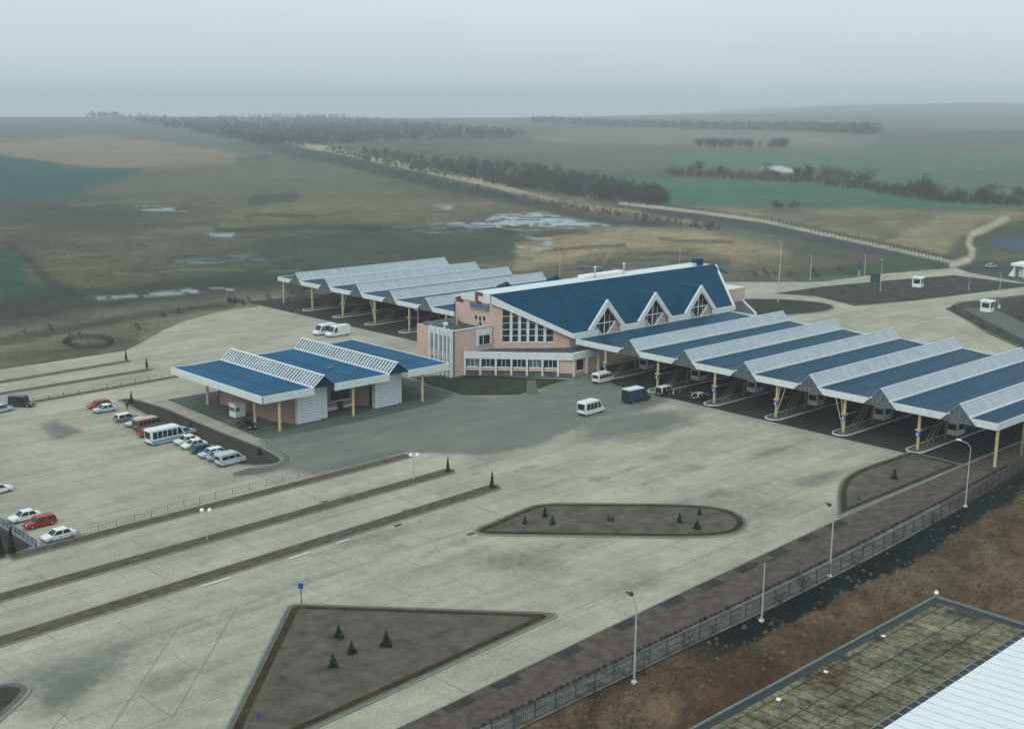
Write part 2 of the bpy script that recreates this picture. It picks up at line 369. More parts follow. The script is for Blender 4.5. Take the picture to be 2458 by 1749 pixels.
A_, R_ = np.meshgrid(np.radians(az), rr); X = R_*np.cos(A_); Y = R_*np.sin(A_); Z = hz(X, Y)-.03
# work in (azimuth, 1/distance) space for the land-use masks so that far fields keep clean edges
def q_(p): a = math.atan2(p[1], p[0]); r = math.hypot(*p); return (a, 40./r)
uA = X*math.cos(HD)+Y*math.sin(HD); vA = X*math.sin(HD)-Y*math.cos(HD)
AA = A_; IR = 40./np.maximum(R_, 1)
wob = (noise2(X, Y, 21, 5, 60.)-.5); wob2 = (noise2(X, Y, 22, 5, 9.)-.5)
col = np.zeros(X.shape+(3,)); col[:] = (.098, .095, .060)
n1 = noise2(X, Y, 5, 5, 160.); n2_ = noise2(X*.35+Y*.2, Y*1.6-X*1.2, 6, 5, 40.); n3 = noise2(X, Y, 8, 4, 14.)
n4 = noise2(X, Y, 9, 5, 48.); n5 = noise2(X, Y, 10, 4, 5.)
FT = .38+.5*n1+.45*n2_+.55*(n4-.3)+.35*(n3-.5)+.3*(n5-.5)
col *= FT[..., None]; col[..., 0] *= 1+.35*(n3-.5)+.3*(n4-.5); gsn = sstep(.55, .7, noise2(X, Y, 13, 4, 70.)); col[..., 0] *= 1-.25*gsn
def patch(pts, c, soft=.002, strength=1., wamp=.010, nz=0., thr=None, line=None, closed=True):
    q = [q_(p) for p in VV(*pts)]
    ax_ = AA+wob*wamp*.6; iy = IR+wob*wamp*.5+wob2*wamp*.15
    if line is None:
        d = sdist(ax_, iy, q); d = np.where(pip(ax_, iy, q), d, -d); m = sstep(-soft, soft, d)
    else: m = 1-sstep(line*.6, line*1.4, sdist(ax_, iy, q, False))
    if thr is not None: m = m*sstep(thr+.03, thr+.08, .45*noise2(vA, uA*1.8, int(abs(pts[0][0]))+3, 5, 20.)+.55*noise2(vA, uA*2.2, int(abs(pts[0][0]))+9, 4, 5.))
    c = (c[0]*.93, c[1]*.93, c[2]*.86) if max(c) < .45 else (c[0]*.70, c[1]*.72, c[2]*.73)
    m = (m*strength)[..., None]; cc = np.array(c)[None, None]*(1+nz*(noise2(X, Y, 33, 5, 30.)-.5))[..., None]*(.62+.3*n3+.3*n4+.28*n5)[..., None]
    col[:] = col*(1-m)+cc*m
patch([(-400, 252), (-400, 312), (0, 312), (260, 300), (480, 325), (600, 335), (560, 262), (260, 252)], (.10, .115, .10))
patch([(-300, 318), (0, 316), (250, 304), (480, 332), (620, 352), (420, 378), (330, 380), (200, 372), (0, 348), (-300, 338)], (.21, .175, .125), nz=.3)
patch([(-500, 330), (0, 345), (60, 352), (150, 368), (250, 372), (328, 374), (312, 388), (250, 402), (180, 430), (60, 452), (-500, 475)], (.028, .085, .075), .0016, wamp=.004, nz=.2)
patch([(330, 378), (560, 355), (760, 370), (900, 420), (700, 480), (330, 440), (200, 430)], (.125, .125, .085), .006, .8, nz=.4)
patch([(640, 440), (900, 430), (1080, 470), (1000, 498), (720, 505), (560, 520), (300, 525), (520, 470)], (.17, .155, .09), .008, .7, nz=.5)
patch([(-100, 455), (180, 440), (320, 455), (330, 475), (150, 500), (-100, 525)], (.075, .075, .065), .005, .8, nz=.5)
patch([(560, 545), (760, 506), (1000, 514), (1160, 522), (1180, 565), (990, 585), (640, 625), (400, 640), (300, 600)], (.052, .068, .052), .004, .9, nz=.4)
patch([(-100, 620), (200, 590), (560, 560), (620, 600), (300, 632), (0, 650), (-100, 660)], (.115, .11, .065), .006, .7, nz=.5)
patch([(-100, 555), (0, 545), (40, 570), (60, 620), (100, 640), (90, 662), (-100, 668)], (.032, .078, .055), .004, 1., wamp=.006)
patch([(0, 540), (35, 560), (80, 610), (110, 650), (60, 660), (120, 668), (180, 650), (110, 615), (60, 560), (20, 535)], (.045, .045, .04), .003, .9)
patch([(-200, 700), (0, 668), (300, 636), (640, 620), (700, 640), (640, 668), (300, 688), (0, 740), (-200, 760)], (.042, .045, .036), .004, .95, nz=.5)
patch([(-200, 770), (0, 735), (250, 693), (620, 652), (700, 690), (500, 720), (300, 770), (0, 815), (-200, 840)], (.20, .185, .13), .006, .85, nz=.7)
patch([(-100, 790), (0, 785), (120, 770), (300, 742), (330, 765), (120, 800), (0, 815), (-100, 840)], (.07, .065, .052), .004, .8, nz=.6)
for l, wd in (([(0, 762), (140, 735), (300, 705), (520, 678)], .0022), ([(0, 700), (200, 672), (420, 655), (600, 640)], .0016)): patch(l, (.055, .055, .045), line=wd, wamp=.004, strength=.8)
# tracks and dirt patterns
patch([(600, 318), (700, 327), (780, 342), (900, 368), (1010, 392), (1100, 412), (1180, 435), (1300, 462), (1450, 480), (1560, 492)], (.34, .29, .21), line=.0018, wamp=.0)
patch([(560, 312), (700, 345), (860, 382), (1000, 415), (1150, 447), (1330, 482), (1500, 505), (1640, 540)], (.045, .055, .05), line=.0030, wamp=.004)
patch([(1140, 424), (1250, 445), (1450, 473), (1520, 483), (1500, 498), (1300, 475), (1150, 445)], (.20, .165, .11), .003, .8, nz=.4)
patch([(1150, 545), (1270, 522), (1400, 505), (1560, 512), (1720, 548), (1760, 566), (1640, 592), (1540, 552), (1400, 556), (1280, 580), (1150, 600)], (.30, .24, .145), .004, .9, nz=.5)
patch([(1280, 590), (1350, 570), (1480, 562), (1620, 575), (1640, 600), (1740, 620), (1640, 632), (1240, 632)], (.065, .072, .055), .004, .9, nz=.9)
for y_ in (574, 586, 598, 610, 620): patch([(1220, y_+14), (1420, y_-2), (1600, y_), (1760, y_+8)], (.17, .15, .10), line=.0011, wamp=.02, strength=.55)
patch([(1330, 640), (1335, 600), (1360, 560), (1330, 545)], (.26, .22, .15), line=.002, wamp=.01, strength=.5)
patch([(1500, 455), (1620, 462), (1760, 474), (1900, 462), (2060, 470), (2300, 468), (2300, 486), (2180, 500), (2120, 545), (2100, 580), (1990, 556), (1850, 520), (1700, 490), (1560, 470)], (.235, .20, .125), .004, .95, nz=.5)
for l in ([(1700, 478), (1900, 490), (2050, 478)], [(1760, 500), (1900, 505), (2000, 520)], [(1950, 545), (2020, 500), (2080, 482)]): patch(l, (.10, .10, .075), line=.0028, wamp=.02, strength=.6)
patch([(1240, 392), (1500, 394), (1700, 402), (1900, 418), (2060, 440), (2300, 470), (2300, 462), (1900, 462), (1620, 458), (1500, 456), (1330, 425)], (.05, .135, .092), .0016, .95, wamp=.004, nz=.25)
patch([(1500, 334), (1800, 330), (2500, 345), (2500, 446), (2200, 448), (2000, 425), (1850, 400), (1500, 378)], (.085, .135, .095), .003, .9, nz=.3)
patch([(1180, 300), (1500, 290), (1800, 300), (1960, 315), (1900, 330), (1600, 326), (1200, 318)], (.19, .17, .13), .003, .8, nz=.3)
patch([(1160, 318), (1500, 332), (1500, 380), (1240, 388), (1180, 360), (1000, 330)], (.12, .115, .085), .003, .8, nz=.3)
patch([(1690, 380), (1700, 371), (1740, 368), (1765, 375), (1770, 382), (1730, 384)], (.62, .6, .55), .0008, 1., wamp=.001)
# highway on the right, its shoulder and the tracks beside it
patch([(1440, 462), (1560, 480), (1700, 503), (1800, 525), (1920, 548), (2040, 572), (2140, 592), (2230, 598), (2400, 600)], (.06, .066, .062), line=.0042, wamp=.0)
patch([(1380, 452), (1560, 473), (1700, 492), (1830, 520), (1960, 548), (2120, 583)], (.36, .33, .25), line=.0010, wamp=.0)
patch([(2240, 488), (2200, 508), (2168, 520), (2158, 540), (2168, 562), (2160, 578), (2120, 590)], (.38, .34, .26), line=.0020, wamp=.002)
patch([(2200, 538), (2240, 531), (2400, 526), (2400, 566), (2250, 554)], (.07, .10, .14), .001, 1., wamp=.0)
patch([(2180, 560), (2300, 575), (2420, 590), (2420, 500), (2330, 490), (2230, 505), (2190, 530)], (.055, .075, .045), .003, .6)
patch([(2200, 538), (2240, 531), (2400, 526), (2400, 566), (2250, 554)], (.07, .10, .14), .001, 1., wamp=.0)
patch([(1745, 617), (1850, 600), (2000, 574), (2110, 592), (2000, 606), (1860, 618)], (.045, .075, .035), .002, 1., wamp=.002)
for _ in range(34):                     # wheel ruts and furrows over the rough fields
    x0_, y0_ = rng.uniform(-40, 1500), rng.uniform(440, 620); L0 = rng.uniform(60, 260); k0 = rng.uniform(-.10, .05); cv = rng.uniform(-12, 12)
    patch([(x0_+L0*t, y0_+L0*t*k0+cv*t*(1-t)*2) for t in (0, .25, .5, .75, 1)], ((.045, .05, .04) if rng.random() < .6 else (.19, .17, .11)), line=rng.uniform(.0006, .0013), wamp=.012, strength=rng.uniform(.35, .7))
# melting snow and ice
for pts, th in (([(845, 506), (960, 500), (1080, 494), (1100, 480), (1200, 474), (1330, 498), (1400, 508), (1250, 509), (1100, 514), (960, 518)], .42),
                ([(1155, 545), (1175, 552), (1215, 552), (1212, 538), (1175, 528), (1230, 530), (1230, 556), (1140, 560)], .35),
                ([(380, 578), (480, 572), (600, 568), (600, 578), (500, 584), (390, 586)], .45), ([(190, 664), (330, 655), (420, 646), (520, 642), (520, 649), (380, 658), (220, 668)], .4),
                ([(300, 458), (390, 462), (420, 470), (320, 468)], .45), ([(460, 522), (520, 520), (515, 530), (470, 530)], .3),
                ([(970, 460), (1010, 460), (1000, 468)], .3)):
    patch(pts, (.5, .54, .54), .0012, .9, wamp=.004, thr=th)
for l in ([(480, 516), (760, 500), (1150, 518)], [(530, 355), (600, 350)], [(380, 578), (600, 575)], [(560, 445), (660, 440)], [(790, 512), (850, 508)]): patch(l, (.035, .045, .042), line=.0018, wamp=.012, strength=.75)
# bank beyond the fence
bm_ = sstep(.6, -.2, Y-yfence(X))*(R_ < 400)*(R_ > 20)
bc = np.zeros_like(col); nb = noise2(X, Y, 41, 5, 7.); nb2 = noise2(X*1.3, Y*.6, 42, 5, 2.2)
rX = X*.8+Y*.6; rY = -X*.6+Y*.8; nb2 = noise2(rX*.7, rY*1.9, 42, 5, 3.0); nb4 = noise2(X, Y, 46, 4, 1.6)
bc[:] = (.118, .080, .046); bc *= (.35+.75*nb+.9*(nb2-.35)+.5*(nb4-.4))[..., None]
dk = sstep(.52, .66, noise2(X, Y, 43, 4, 12.))*sstep(115, 85, X); bc = bc*(1-.6*dk[..., None])+np.array((.060, .030, .018))*.6*dk[..., None]
sand = sstep(.5, .7, noise2(X, Y, 44, 4, 9.)); bc = bc*(1-.5*sand[..., None])+np.array((.10, .085, .055))*.5*sand[..., None]
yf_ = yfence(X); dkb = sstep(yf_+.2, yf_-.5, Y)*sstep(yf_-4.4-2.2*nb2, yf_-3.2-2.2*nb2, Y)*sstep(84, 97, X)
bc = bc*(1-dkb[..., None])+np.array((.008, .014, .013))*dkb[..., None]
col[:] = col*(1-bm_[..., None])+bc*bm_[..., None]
nr, na = X.shape
me = bpy.data.meshes.new('ground'); idx = np.arange(nr*na).reshape(nr, na)
quads = np.stack([idx[:-1, :-1], idx[1:, :-1], idx[1:, 1:], idx[:-1, 1:]], -1).reshape(-1, 4)
me.vertices.add(nr*na); me.vertices.foreach_set('co', np.stack([X, Y, Z], -1).astype(np.float32).ravel())
me.loops.add(quads.size); me.loops.foreach_set('vertex_index', quads.ravel().astype(np.int32)); me.polygons.add(len(quads))
me.polygons.foreach_set('loop_start', np.arange(0, quads.size, 4, dtype=np.int32)); me.polygons.foreach_set('loop_total', np.full(len(quads), 4, np.int32)); me.update(calc_edges=True)
ca_ = me.color_attributes.new('land', 'FLOAT_COLOR', 'POINT'); ca_.data.foreach_set('color', np.concatenate([np.clip(col, .006, 1), np.ones(X.shape+(1,))], -1).astype(np.float32).ravel())
me.polygons.foreach_set('use_smooth', [True]*len(quads))
gm = mat('land', (.1, .1, .08), .95); q = NB(gm); at = q.n('ShaderNodeVertexColor'); at.layer_name = 'land'
c = q.mul(at.outputs['Color'], q.ramp(q.noise(q.pos(), 1.3, 8, .75), .28, g3(.55), .72, g3(1.4)))
c = q.mul(c, q.ramp(q.noise(q.mapped((.07, .12, .1), .5), 1, 8, .7), .3, g3(.74), .7, g3(1.24)))
c = q.mul(c, q.ramp(q.noise(q.mapped((.3, .3, .3), .5), 1, 7, .75), .3, g3(.7), .7, g3(1.3))); q.l(c, q.b.inputs['Base Color'])
bp = q.n('ShaderNodeBump'); bp.inputs['Strength'].default_value = .7; bp.inputs['Distance'].default_value = .25
q.l(q.noise(q.pos(), .9, 6, .7), bp.inputs['Height']); q.l(bp.outputs[0], q.b.inputs['Normal'])
me.materials.append(gm); go = bpy.data.objects.new('ground', me); sc.collection.objects.link(go); struct(go)

# ------------------------------------------------------------------ paved surfaces
def sheet(name, pts, z, m): return struct(MB().sheet(pts, z).build(name, m, fixn=False))
apron = [(20, 75.2), (58.9, 76.1), (100.9, 78.5), (135.8, 80.1), (170, 80.6), (232, 80.6), (285, 62)]+GG((2458, 840), (2369, 800), (2275, 741), (2300, 725), (2520, 700), (2520, 690), (2330, 655), (2295, 643), (2110, 658), (1975, 676), (1863, 677), (1700, 676), (1600, 678))+[(232, 235), (232, 279), (171, 279.5)]+GG((620, 736), (560, 741), (506, 754), (440, 772), (392, 792), (352, 816), (300, 842), (0, 887), (-300, 925))+[(-60, 150), (-20, 90)]
sheet('concrete_apron', apron, .004, M['concrete'])
asph = GG((690, 1030), (720, 1010), (800, 985), (960, 955), (1010, 930), (1100, 955), (1250, 955), (1330, 925), (1430, 905), (1560, 900))+[(171.0, 139), (165.5, 136), (158, 134.5), (150, 137), (140, 134), (128, 131.5), (120, 135)]+GG((985, 1085), (880, 1118), (760, 1135), (640, 1120), (600, 1092))
mm_ = M['concrete'].copy(); mm_.name = 'worn_forecourt'; q = NB(mm_); src = q.b.inputs['Base Color'].links[0].from_socket
va = q.n('ShaderNodeVertexColor'); va.layer_name = 'wear'
dk_ = q.ramp(q.noise(q.mapped((.1, .25, .1)), 1, 8, .7), .3, (.125, .138, .112), .7, (.20, .207, .168)); dk_ = q.mul(dk_, q.ramp(q.noise(q.pos(), 3.2, 9, .75), .3, g3(.72), .7, g3(1.25)))
ns = q.noise(q.pos(), .8, 8, .8); ad = q.n('ShaderNodeMath', operation='ADD'); q.l(va.outputs['Color'], ad.inputs[0]); q.l(ns, ad.inputs[1])
fr_ = q.ramp(ad.outputs[0], .62, g3(0), 1.45, g3(1)); q.l(q.mix(fr_, src, dk_), q.b.inputs['Base Color'])
gx, gy = np.meshgrid(np.arange(20, 176, 1.0), np.arange(77, 232, 1.0)); wr = np.zeros(gx.shape)
def wear(poly, k, soft=2.5):
    d = sdist(gx, gy, poly); d = np.where(pip(gx, gy, poly), d, -d)+5*(noise2(gx, gy, 61, 4, 7.)-.5); wr[:] = np.maximum(wr, (k if k > .9 else k*.82)*sstep(-soft*1.6, soft*1.6, d))
wear(asph, 1.0); wear(GG((1370, 1010), (1480, 985), (1640, 990), (1650, 1015), (1560, 1050), (1390, 1060)), .72, 4); wear(GG((76, 1018), (140, 1005), (208, 1034), (134, 1052)), .62, 1)
wear(VV((0, 1500), (130, 1460), (300, 1430), (250, 1500), (140, 1560), (60, 1600), (30, 1560)), .6, 3); wear(VV((60, 1560), (150, 1500), (260, 1470), (180, 1560), (80, 1640)), .75, 2); wear(VV((430, 1250), (470, 1240), (480, 1262), (430, 1268)), .55, 1)
wear(GG((1130, 1330), (1310, 1320), (1340, 1370), (1180, 1372)), .5, 3); wear(GG((1700, 1180), (1900, 1160), (1950, 1230), (1800, 1290), (1690, 1240)), .45, 6); wear(GG((1450, 1400), (1560, 1370), (1600, 1400), (1480, 1450)), .5, 3)
rw_ = np.random.default_rng(5)
for _ in range(46):                      # tyre tracks and drips along the lanes
    x0_, y0_ = rw_.uniform(45, 160), rw_.uniform(80, 150); L0 = rw_.uniform(6, 26); a0 = rw_.normal(.02, .05); w0_ = rw_.uniform(.5, 1.3)
    wear([(x0_, y0_), (x0_+L0*math.cos(a0), y0_+L0*math.sin(a0)), (x0_+L0*math.cos(a0), y0_+L0*math.sin(a0)+w0_), (x0_, y0_+w0_)], rw_.uniform(.35, .6), 1.2)
nr_, nc_ = gx.shape; ii = np.arange(nr_*nc_).reshape(nr_, nc_); qd = np.stack([ii[:-1, :-1], ii[:-1, 1:], ii[1:, 1:], ii[1:, :-1]], -1).reshape(-1, 4)
inside = pip(gx, gy, apron).ravel(); keep = (wr.ravel()[qd].max(1) > .02) & inside[qd].all(1); qd = qd[keep]; us, inv = np.unique(qd, return_inverse=True)
wm = bpy.data.meshes.new('asphalt_forecourt'); wm.from_pydata([(float(a), float(b), .007) for a, b in zip(gx.ravel()[us], gy.ravel()[us])], [], inv.reshape(-1, 4).tolist())
wa = wm.color_attributes.new('wear', 'FLOAT_COLOR', 'POINT'); wv_ = wr.ravel()[us]; wa.data.foreach_set('color', np.stack([wv_, wv_, wv_, np.ones_like(wv_)], -1).astype(np.float32).ravel()); wm.materials.append(mm_)
wo = bpy.data.objects.new('asphalt_forecourt', wm); sc.collection.objects.link(wo); struct(wo)
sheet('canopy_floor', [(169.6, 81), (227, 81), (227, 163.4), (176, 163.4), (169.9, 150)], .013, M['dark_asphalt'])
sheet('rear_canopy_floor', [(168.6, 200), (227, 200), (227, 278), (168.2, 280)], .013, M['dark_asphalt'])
sheet('small_building_yard', [(99.5, 161.6), (118, 161.2), (136, 162.3), (143.5, 166), (144, 196), (101, 196)], .012, M['asphalt'])
# tarred expansion joints, painted kerb pieces and drains
jm = MB()
def joint(l, wd=.11, z=.012, mb=None):
    P = [G(*p) for p in l]
    for a, b in zip(P[:-1], P[1:]):
        d = np.array([b[0]-a[0], b[1]-a[1]]); d /= np.hypot(*d); n_ = np.array([-d[1], d[0]])*wd/2; (mb or jm).sheet([(a[0]-n_[0], a[1]-n_[1]), (b[0]-n_[0], b[1]-n_[1]), (b[0]+n_[0], b[1]+n_[1]), (a[0]+n_[0], a[1]+n_[1])], z)
for i_, l in enumerate(([(0, 1641), (144, 1598), (280, 1551), (399, 1512), (611, 1440), (820, 1370), (960, 1322), (1150, 1262)], [(278, 1552), (126, 1749)], [(431, 1501), (266, 1749)], [(571, 1454), (413, 1724)], [(876, 1288), (958, 1322)], [(1038, 1620), (1118, 1661)], [(1136, 1212), (1194, 1236)],
          [(1348, 1474), (1640, 1354), (1772, 1298)], [(1600, 1364), (1690, 1388)], [(560, 1290), (640, 1330)], [(330, 1350), (400, 1390)], [(700, 1170), (770, 1200)], [(930, 1180), (1010, 1215)])): joint(l, .11, .012+i_*.0005)
struct(jm.build('expansion_joint', M['joint'], fixn=False))
wk = MB()
for l in ([(484, 1409), (553, 1388)], [(693, 1343), (742, 1328)], [(806, 1306), (840, 1296)]): joint(l, .16, .17, wk)
struct(wk.build('kerb_paint', M['white_bright'], fixn=False))
for lab, px in (('dark drain grate by the tip of the near median strip', (975, 1224)), ('dark drain grate below the near median strip', (955, 1260)), ('dark drain grate left of the rounded island', (1130, 1281)), ('dark drain grate between the two long medians', (780, 1204))):
    p = G(*px); tag(MB().box(p[0]-.55, p[0]+.55, p[1]-.3, p[1]+.3, .0, .035).build('drain_grate', M['dark']), lab, 'drain', 'drain grates in the apron')
# low kerbed areas
def bed(name, label_, pts, layers, smooth=2, kerb=.3, kz=.13, km='kerb', inner='soil'):
    pts = [tuple(p) for p in pts]
    if area(pts) < 0:
        pts = pts[::-1]
        if hasattr(smooth, '__len__'): smooth = tuple(smooth)[::-1]
    def lay(d):
        q_s = inset(pts, d, .02) if d else pts
        if not (hasattr(smooth, '__len__') or smooth): return q_s
        rs = [max(.25, r-d*.6) for r in (smooth if hasattr(smooth, '__len__') else [smooth]*len(pts))]
        return rounded(q_s, rs)
    D_ = 0; a = lay(0); b = lay(kerb); mb = MB(); ring(mb, a, b, .0, kz); struct(mb.build(name+'_kerb', M[km], fixn=True)); D_ = kerb; z = kz-.02; cur = b
    for d, mm in layers:
        D_ += d; nx = lay(D_); r = MB(); ring(r, cur, nx, z-.1, z); struct(r.build(name+'_'+mm+'_strip', M[mm])); cur = nx; z += .006
    struct(MB().sheet(cur, z).build(name, M[inner], fixn=False)); return cur
bed('triangle_island', '', VV((642, 1345), (1262, 1366), (600, 1672), (478, 1672)), [(.45, 'path'), (.8, 'verge')], (1.6, 2.2, 2, 2), kerb=.2)
bed('long_island', '', VV((1046, 1184), (1196, 1121), (1600, 1123), (1680, 1160), (1640, 1202), (1075, 1194)), [(.45, 'path'), (.8, 'verge')], (2.2, 3, 9, 9, 9, 2), kerb=.2)
bed('corner_island', '', GG((2008, 1244), (2008, 1160), (2050, 1128), (2185, 1084), (2316, 1117)), [(.35, 'path'), (.8, 'verge')], (.6, 8, 6, 1, .5), kerb=.2)
bed('parking_bed', '', GG((278, 960), (318, 956), (400, 980), (520, 1032), (640, 1078), (680, 1100), (680, 1112), (630, 1120), (566, 1117), (430, 1040)), [(.3, 'path')], (1, 1, 2, 2, 3, 5, 4, 3, 1, 2), inner='soil_dark')
bed('roundabout_island', '', [G(1605+170*0+205+195*math.cos(t), 738+20.5*math.sin(t))[:2] for t in np.linspace(0, 2*math.pi, 40)[:-1]], [(.6, 'path')], 0, inner='lawn')
bed('road_triangle_bed', '', GG((1857, 705), (1976, 688), (2126, 674), (2290, 661), (2440, 680), (2520, 682), (2458, 689), (2200, 722), (2052, 735), (1960, 712)), [(.5, 'verge')], 0, inner='plot')
bed('east_bed', '', GG((2268, 741), (2310, 727), (2460, 711), (2600, 700), (2600, 905), (2458, 838), (2369, 797)), [(.9, 'verge')], 0, inner='plot')
sheet('east_path', GG((2310, 742), (2380, 738), (2600, 850), (2600, 890)), .18, M['path'])
sheet('east_dark_plot', GG((2400, 748), (2470, 735), (2600, 730), (2600, 830)), .19, M['soil_dark'])
bed('corner_bed_south_west', '', GG((-60, 1668), (0, 1640), (50, 1636), (82, 1650), (60, 1680), (-30, 1760)), [(.6, 'path')], 2, inner='soil_dark')
bed('west_bed', '', GG((-80, 1230), (0, 1258), (88, 1312), (30, 1338), (-80, 1366)), [(.2, 'path')], 0, inner='soil_dark')
bed('terminal_lawn', '', GG((985, 905), (1113, 898), (1378, 912), (1330, 925), (1250, 950), (1110, 952), (1020, 925)), [(.4, 'path')], 0, inner='lawn')
sheet('terminal_path', GG((1264, 914), (1286, 914), (1290, 944), (1264, 946)), .15, M['path'])
sheet('grass_patch', GG((1186, 916), (1262, 914), (1262, 942), (1192, 943)), .155, M['grass']); sheet('grass_patch', GG((1290, 914), (1338, 914), (1325, 921), (1293, 934)), .155, M['grass']); sheet('grass_patch', GG((1108, 915), (1142, 912), (1148, 940), (1112, 938)), .155, M['grass'])
zz = lambda *l: GG(*[(x/3.1236, 880+y/3.1236) for x, y in l])
bed('parking_footpath', '', zz((1735, 800), (1760, 828), (2020, 797), (2190, 725), (2190, 680), (2010, 560), (1960, 535), (1985, 575), (2118, 655), (2122, 705), (2010, 752), (1860, 762)), [], (.4, .6, 2, 3, 3, 2, .3, .3, 2, 2, 2, .3), kerb=.16, kz=.10, inner='path')
# long medians between the lanes
def median(a, b, wd, name, back=70):
    a = np.array(a[:2]); b = np.array(b[:2]); d = (b-a)/np.hypot(*(b-a)); n = np.array((-d[1], d[0])); a = a-d*back
    P = [a-n*wd/2, b-n*wd/2, b+n*wd*.1+d*.9, b+n*wd/2, a+n*wd/2]; P = [tuple(p) for p in P]
    k = inset(P, .16); mb = MB(); ring(mb, P, k, 0, .15); struct(mb.build(name+'_kerb', M['kerb'])); struct(MB().sheet(k, .14).build(name, M['median'], fixn=False))
def mid(p, q): p = V(*p); q = V(*q); return ((p[0]+q[0])/2, (p[1]+q[1])/2)
median(mid((-60, 1335), (-60, 1366)), mid((1000, 1046), (1008, 1054)), 2.4, 'median_strip')
median(mid((-60, 1435), (-60, 1465)), mid((1100, 1080), (1108, 1091)), 2.5, 'median_strip')
median(mid((20, 1239), (20, 1250)), mid((905, 1012), (915, 1020)), 2.2, 'median_strip', 0)
median(G(-60, 928), G(306, 868), 1.8, 'median_strip'); median(G(-60, 956), G(358, 888), 1.8, 'median_strip'); median(G(80, 966), G(420, 905), 1.5, 'median_strip', 0); median(G(-60, 985), G(50, 968), 1.5, 'median_strip')
# pavement strips along the fence
EX = [20, 58.9, 100.9, 135.8, 170, 232]; EY = [75.2, 76.1, 78.5, 80.1, 80.6, 80.6]
def fl(x, t): return float(yfence(x)*(1-t)+np.interp(x, EX, EY)*t)
def strip(name, t0, t1, z, m, x0=20, x1=210):
    xs = np.linspace(x0, x1, 24); return sheet(name, [(x, fl(x, t0)) for x in xs]+[(x, fl(x, t1)) for x in xs[::-1]], z, m)
strip('red_pavement', .31, .975, .10, M['red_paving']); strip('grey_pavement', -.05, .29, .105, M['grey_paving'], x1=150); strip('red_pavement_east', -.05, .29, .104, M['red_paving'], 150, 210)
kb = MB(); xs = np.linspace(20, 168, 75)
for a, b in zip(xs[:-1], xs[1:]): kb.prism([(a, fl(a, .98)), (b, fl(b, .98)), (b, fl(b, 1.0)), (a, fl(a, 1.0))], 0, .14)
struct(kb.build('pavement_kerb', M['kerb']))
for i, x in enumerate((64, 70, 79, 88, 96, 103, 110, 117, 124, 131)): sheet('soil_square', [(x, fl(x, .80)), (x+3.4, fl(x+3.4, .80)), (x+3.4, fl(x+3.4, .965)), (x, fl(x, .965))], .112, M['soil_dark'])
hd = MB()
for x in np.arange(40, 175, .85):
    x += random.uniform(-.2, .2); y = fl(x, .30); r = random.uniform(.13, .26); hd.ball((x, y, .2), r, 6, 4, 1.2)
tag(hd.build('hedge_seedlings', M['soil_dark']), kind='stuff', label='line of tiny dark hedge seedlings along the middle of the pavement', cat='hedge')

# ------------------------------------------------------------------ slab yard and white roof in the lower right corner
m = mat('slab', (.2, .18, .12), .9); q = NB(m)
c = q.ramp(q.noise(q.mapped((.25, .35, .3)), 1, 8, .7), .3, (.13, .125, .085), .66, (.31, .275, .175))
c = q.mul(c, q.ramp(q.noise(q.mapped((.16, .2, .1), .4, (5, 3, 0)), 1, 6, .7), .5, g3(1), .66, (.55, .38, .28)))
c = q.mul(c, q.ramp(q.noise(q.mapped((.2, .2, .1), 0, (50, 3, 0)), 1, 6, .7), .5, g3(1), .64, (.26, .34, .34)))
c = q.mul(c, q.ramp(q.noise(q.mapped((.9, 1.1, .1), 0, (9, 3, 0)), 1, 6, .75), .35, (.45, .48, .42), .6, g3(1.15)))
br = q.n('ShaderNodeTexBrick'); br.offset = 0; br.inputs['Scale'].default_value = 1; br.inputs['Brick Width'].default_value = 1.5; br.inputs['Row Height'].default_value = 2.9
br.inputs['Color1'].default_value = (1, 1, 1, 1); br.inputs['Color2'].default_value = (.82, .84, .84, 1); br.inputs['Mortar'].default_value = (.2, .25, .24, 1); br.inputs['Mortar Size'].default_value = .10; br.inputs['Mortar Smooth'].default_value = .5
w1 = q.n('ShaderNodeVectorMath'); w1.operation = 'ADD'; tn = q.n('ShaderNodeTexNoise'); tn.inputs['Scale'].default_value = 1.1; q.l(q.pos(), tn.inputs['Vector'])
w2 = q.n('ShaderNodeVectorMath'); w2.operation = 'SCALE'; w2.inputs['Scale'].default_value = .55; q.l(tn.outputs['Color'], w2.inputs[0]); q.l(q.mapped((1, 1, 1), 0, (.3, .5, 0)), w1.inputs[0]); q.l(w2.outputs[0], w1.inputs[1]); q.l(w1.outputs[0], br.inputs['Vector'])
c = q.mul(c, br.outputs['Color']); c = q.mul(c, q.ramp(q.noise(q.pos(), 5, 5, .7), .3, g3(.72), .7, g3(1.2))); q.l(c, q.b.inputs['Base Color'])
yard = [(30, 58.7), (120.4, 58.7), (120.4, 20), (30, 20)]
sheet('slab_yard', yard, .02, m)
t = thing('yard_parapet', 'low grey green parapet wall edging the stained slab yard', 'wall', (75, 58.7, 0))
MB().box(30, 120.2, 58.7, 58.9, 0, .26).build('long_wall', M['parapet'], t); MB().box(120.2, 120.4, 20, 58.9, 0, .27).build('end_wall', M['parapet'], t); MB().box(30, 120.1, 57.95, 58.69, 0, .06).build('drain_channel', M['dark'], t); MB().box(119.2, 120.19, 20, 57.9, 0, .06).build('drain_channel', M['dark'], t)
mb = MB()
for x in (63, 66.5, 77, 78, 88, 95.5, 107): mb.obox((x+random.uniform(-.4, .4), 57.3+random.uniform(-.5, .5)), random.uniform(.3, .8), .4, .02, .1, random.uniform(-.4, .4))
tag(mb.build('pale_rubble', M['white_bright']), 'pale broken pieces scattered along the parapet of the slab yard', 'rubble', kind='stuff')
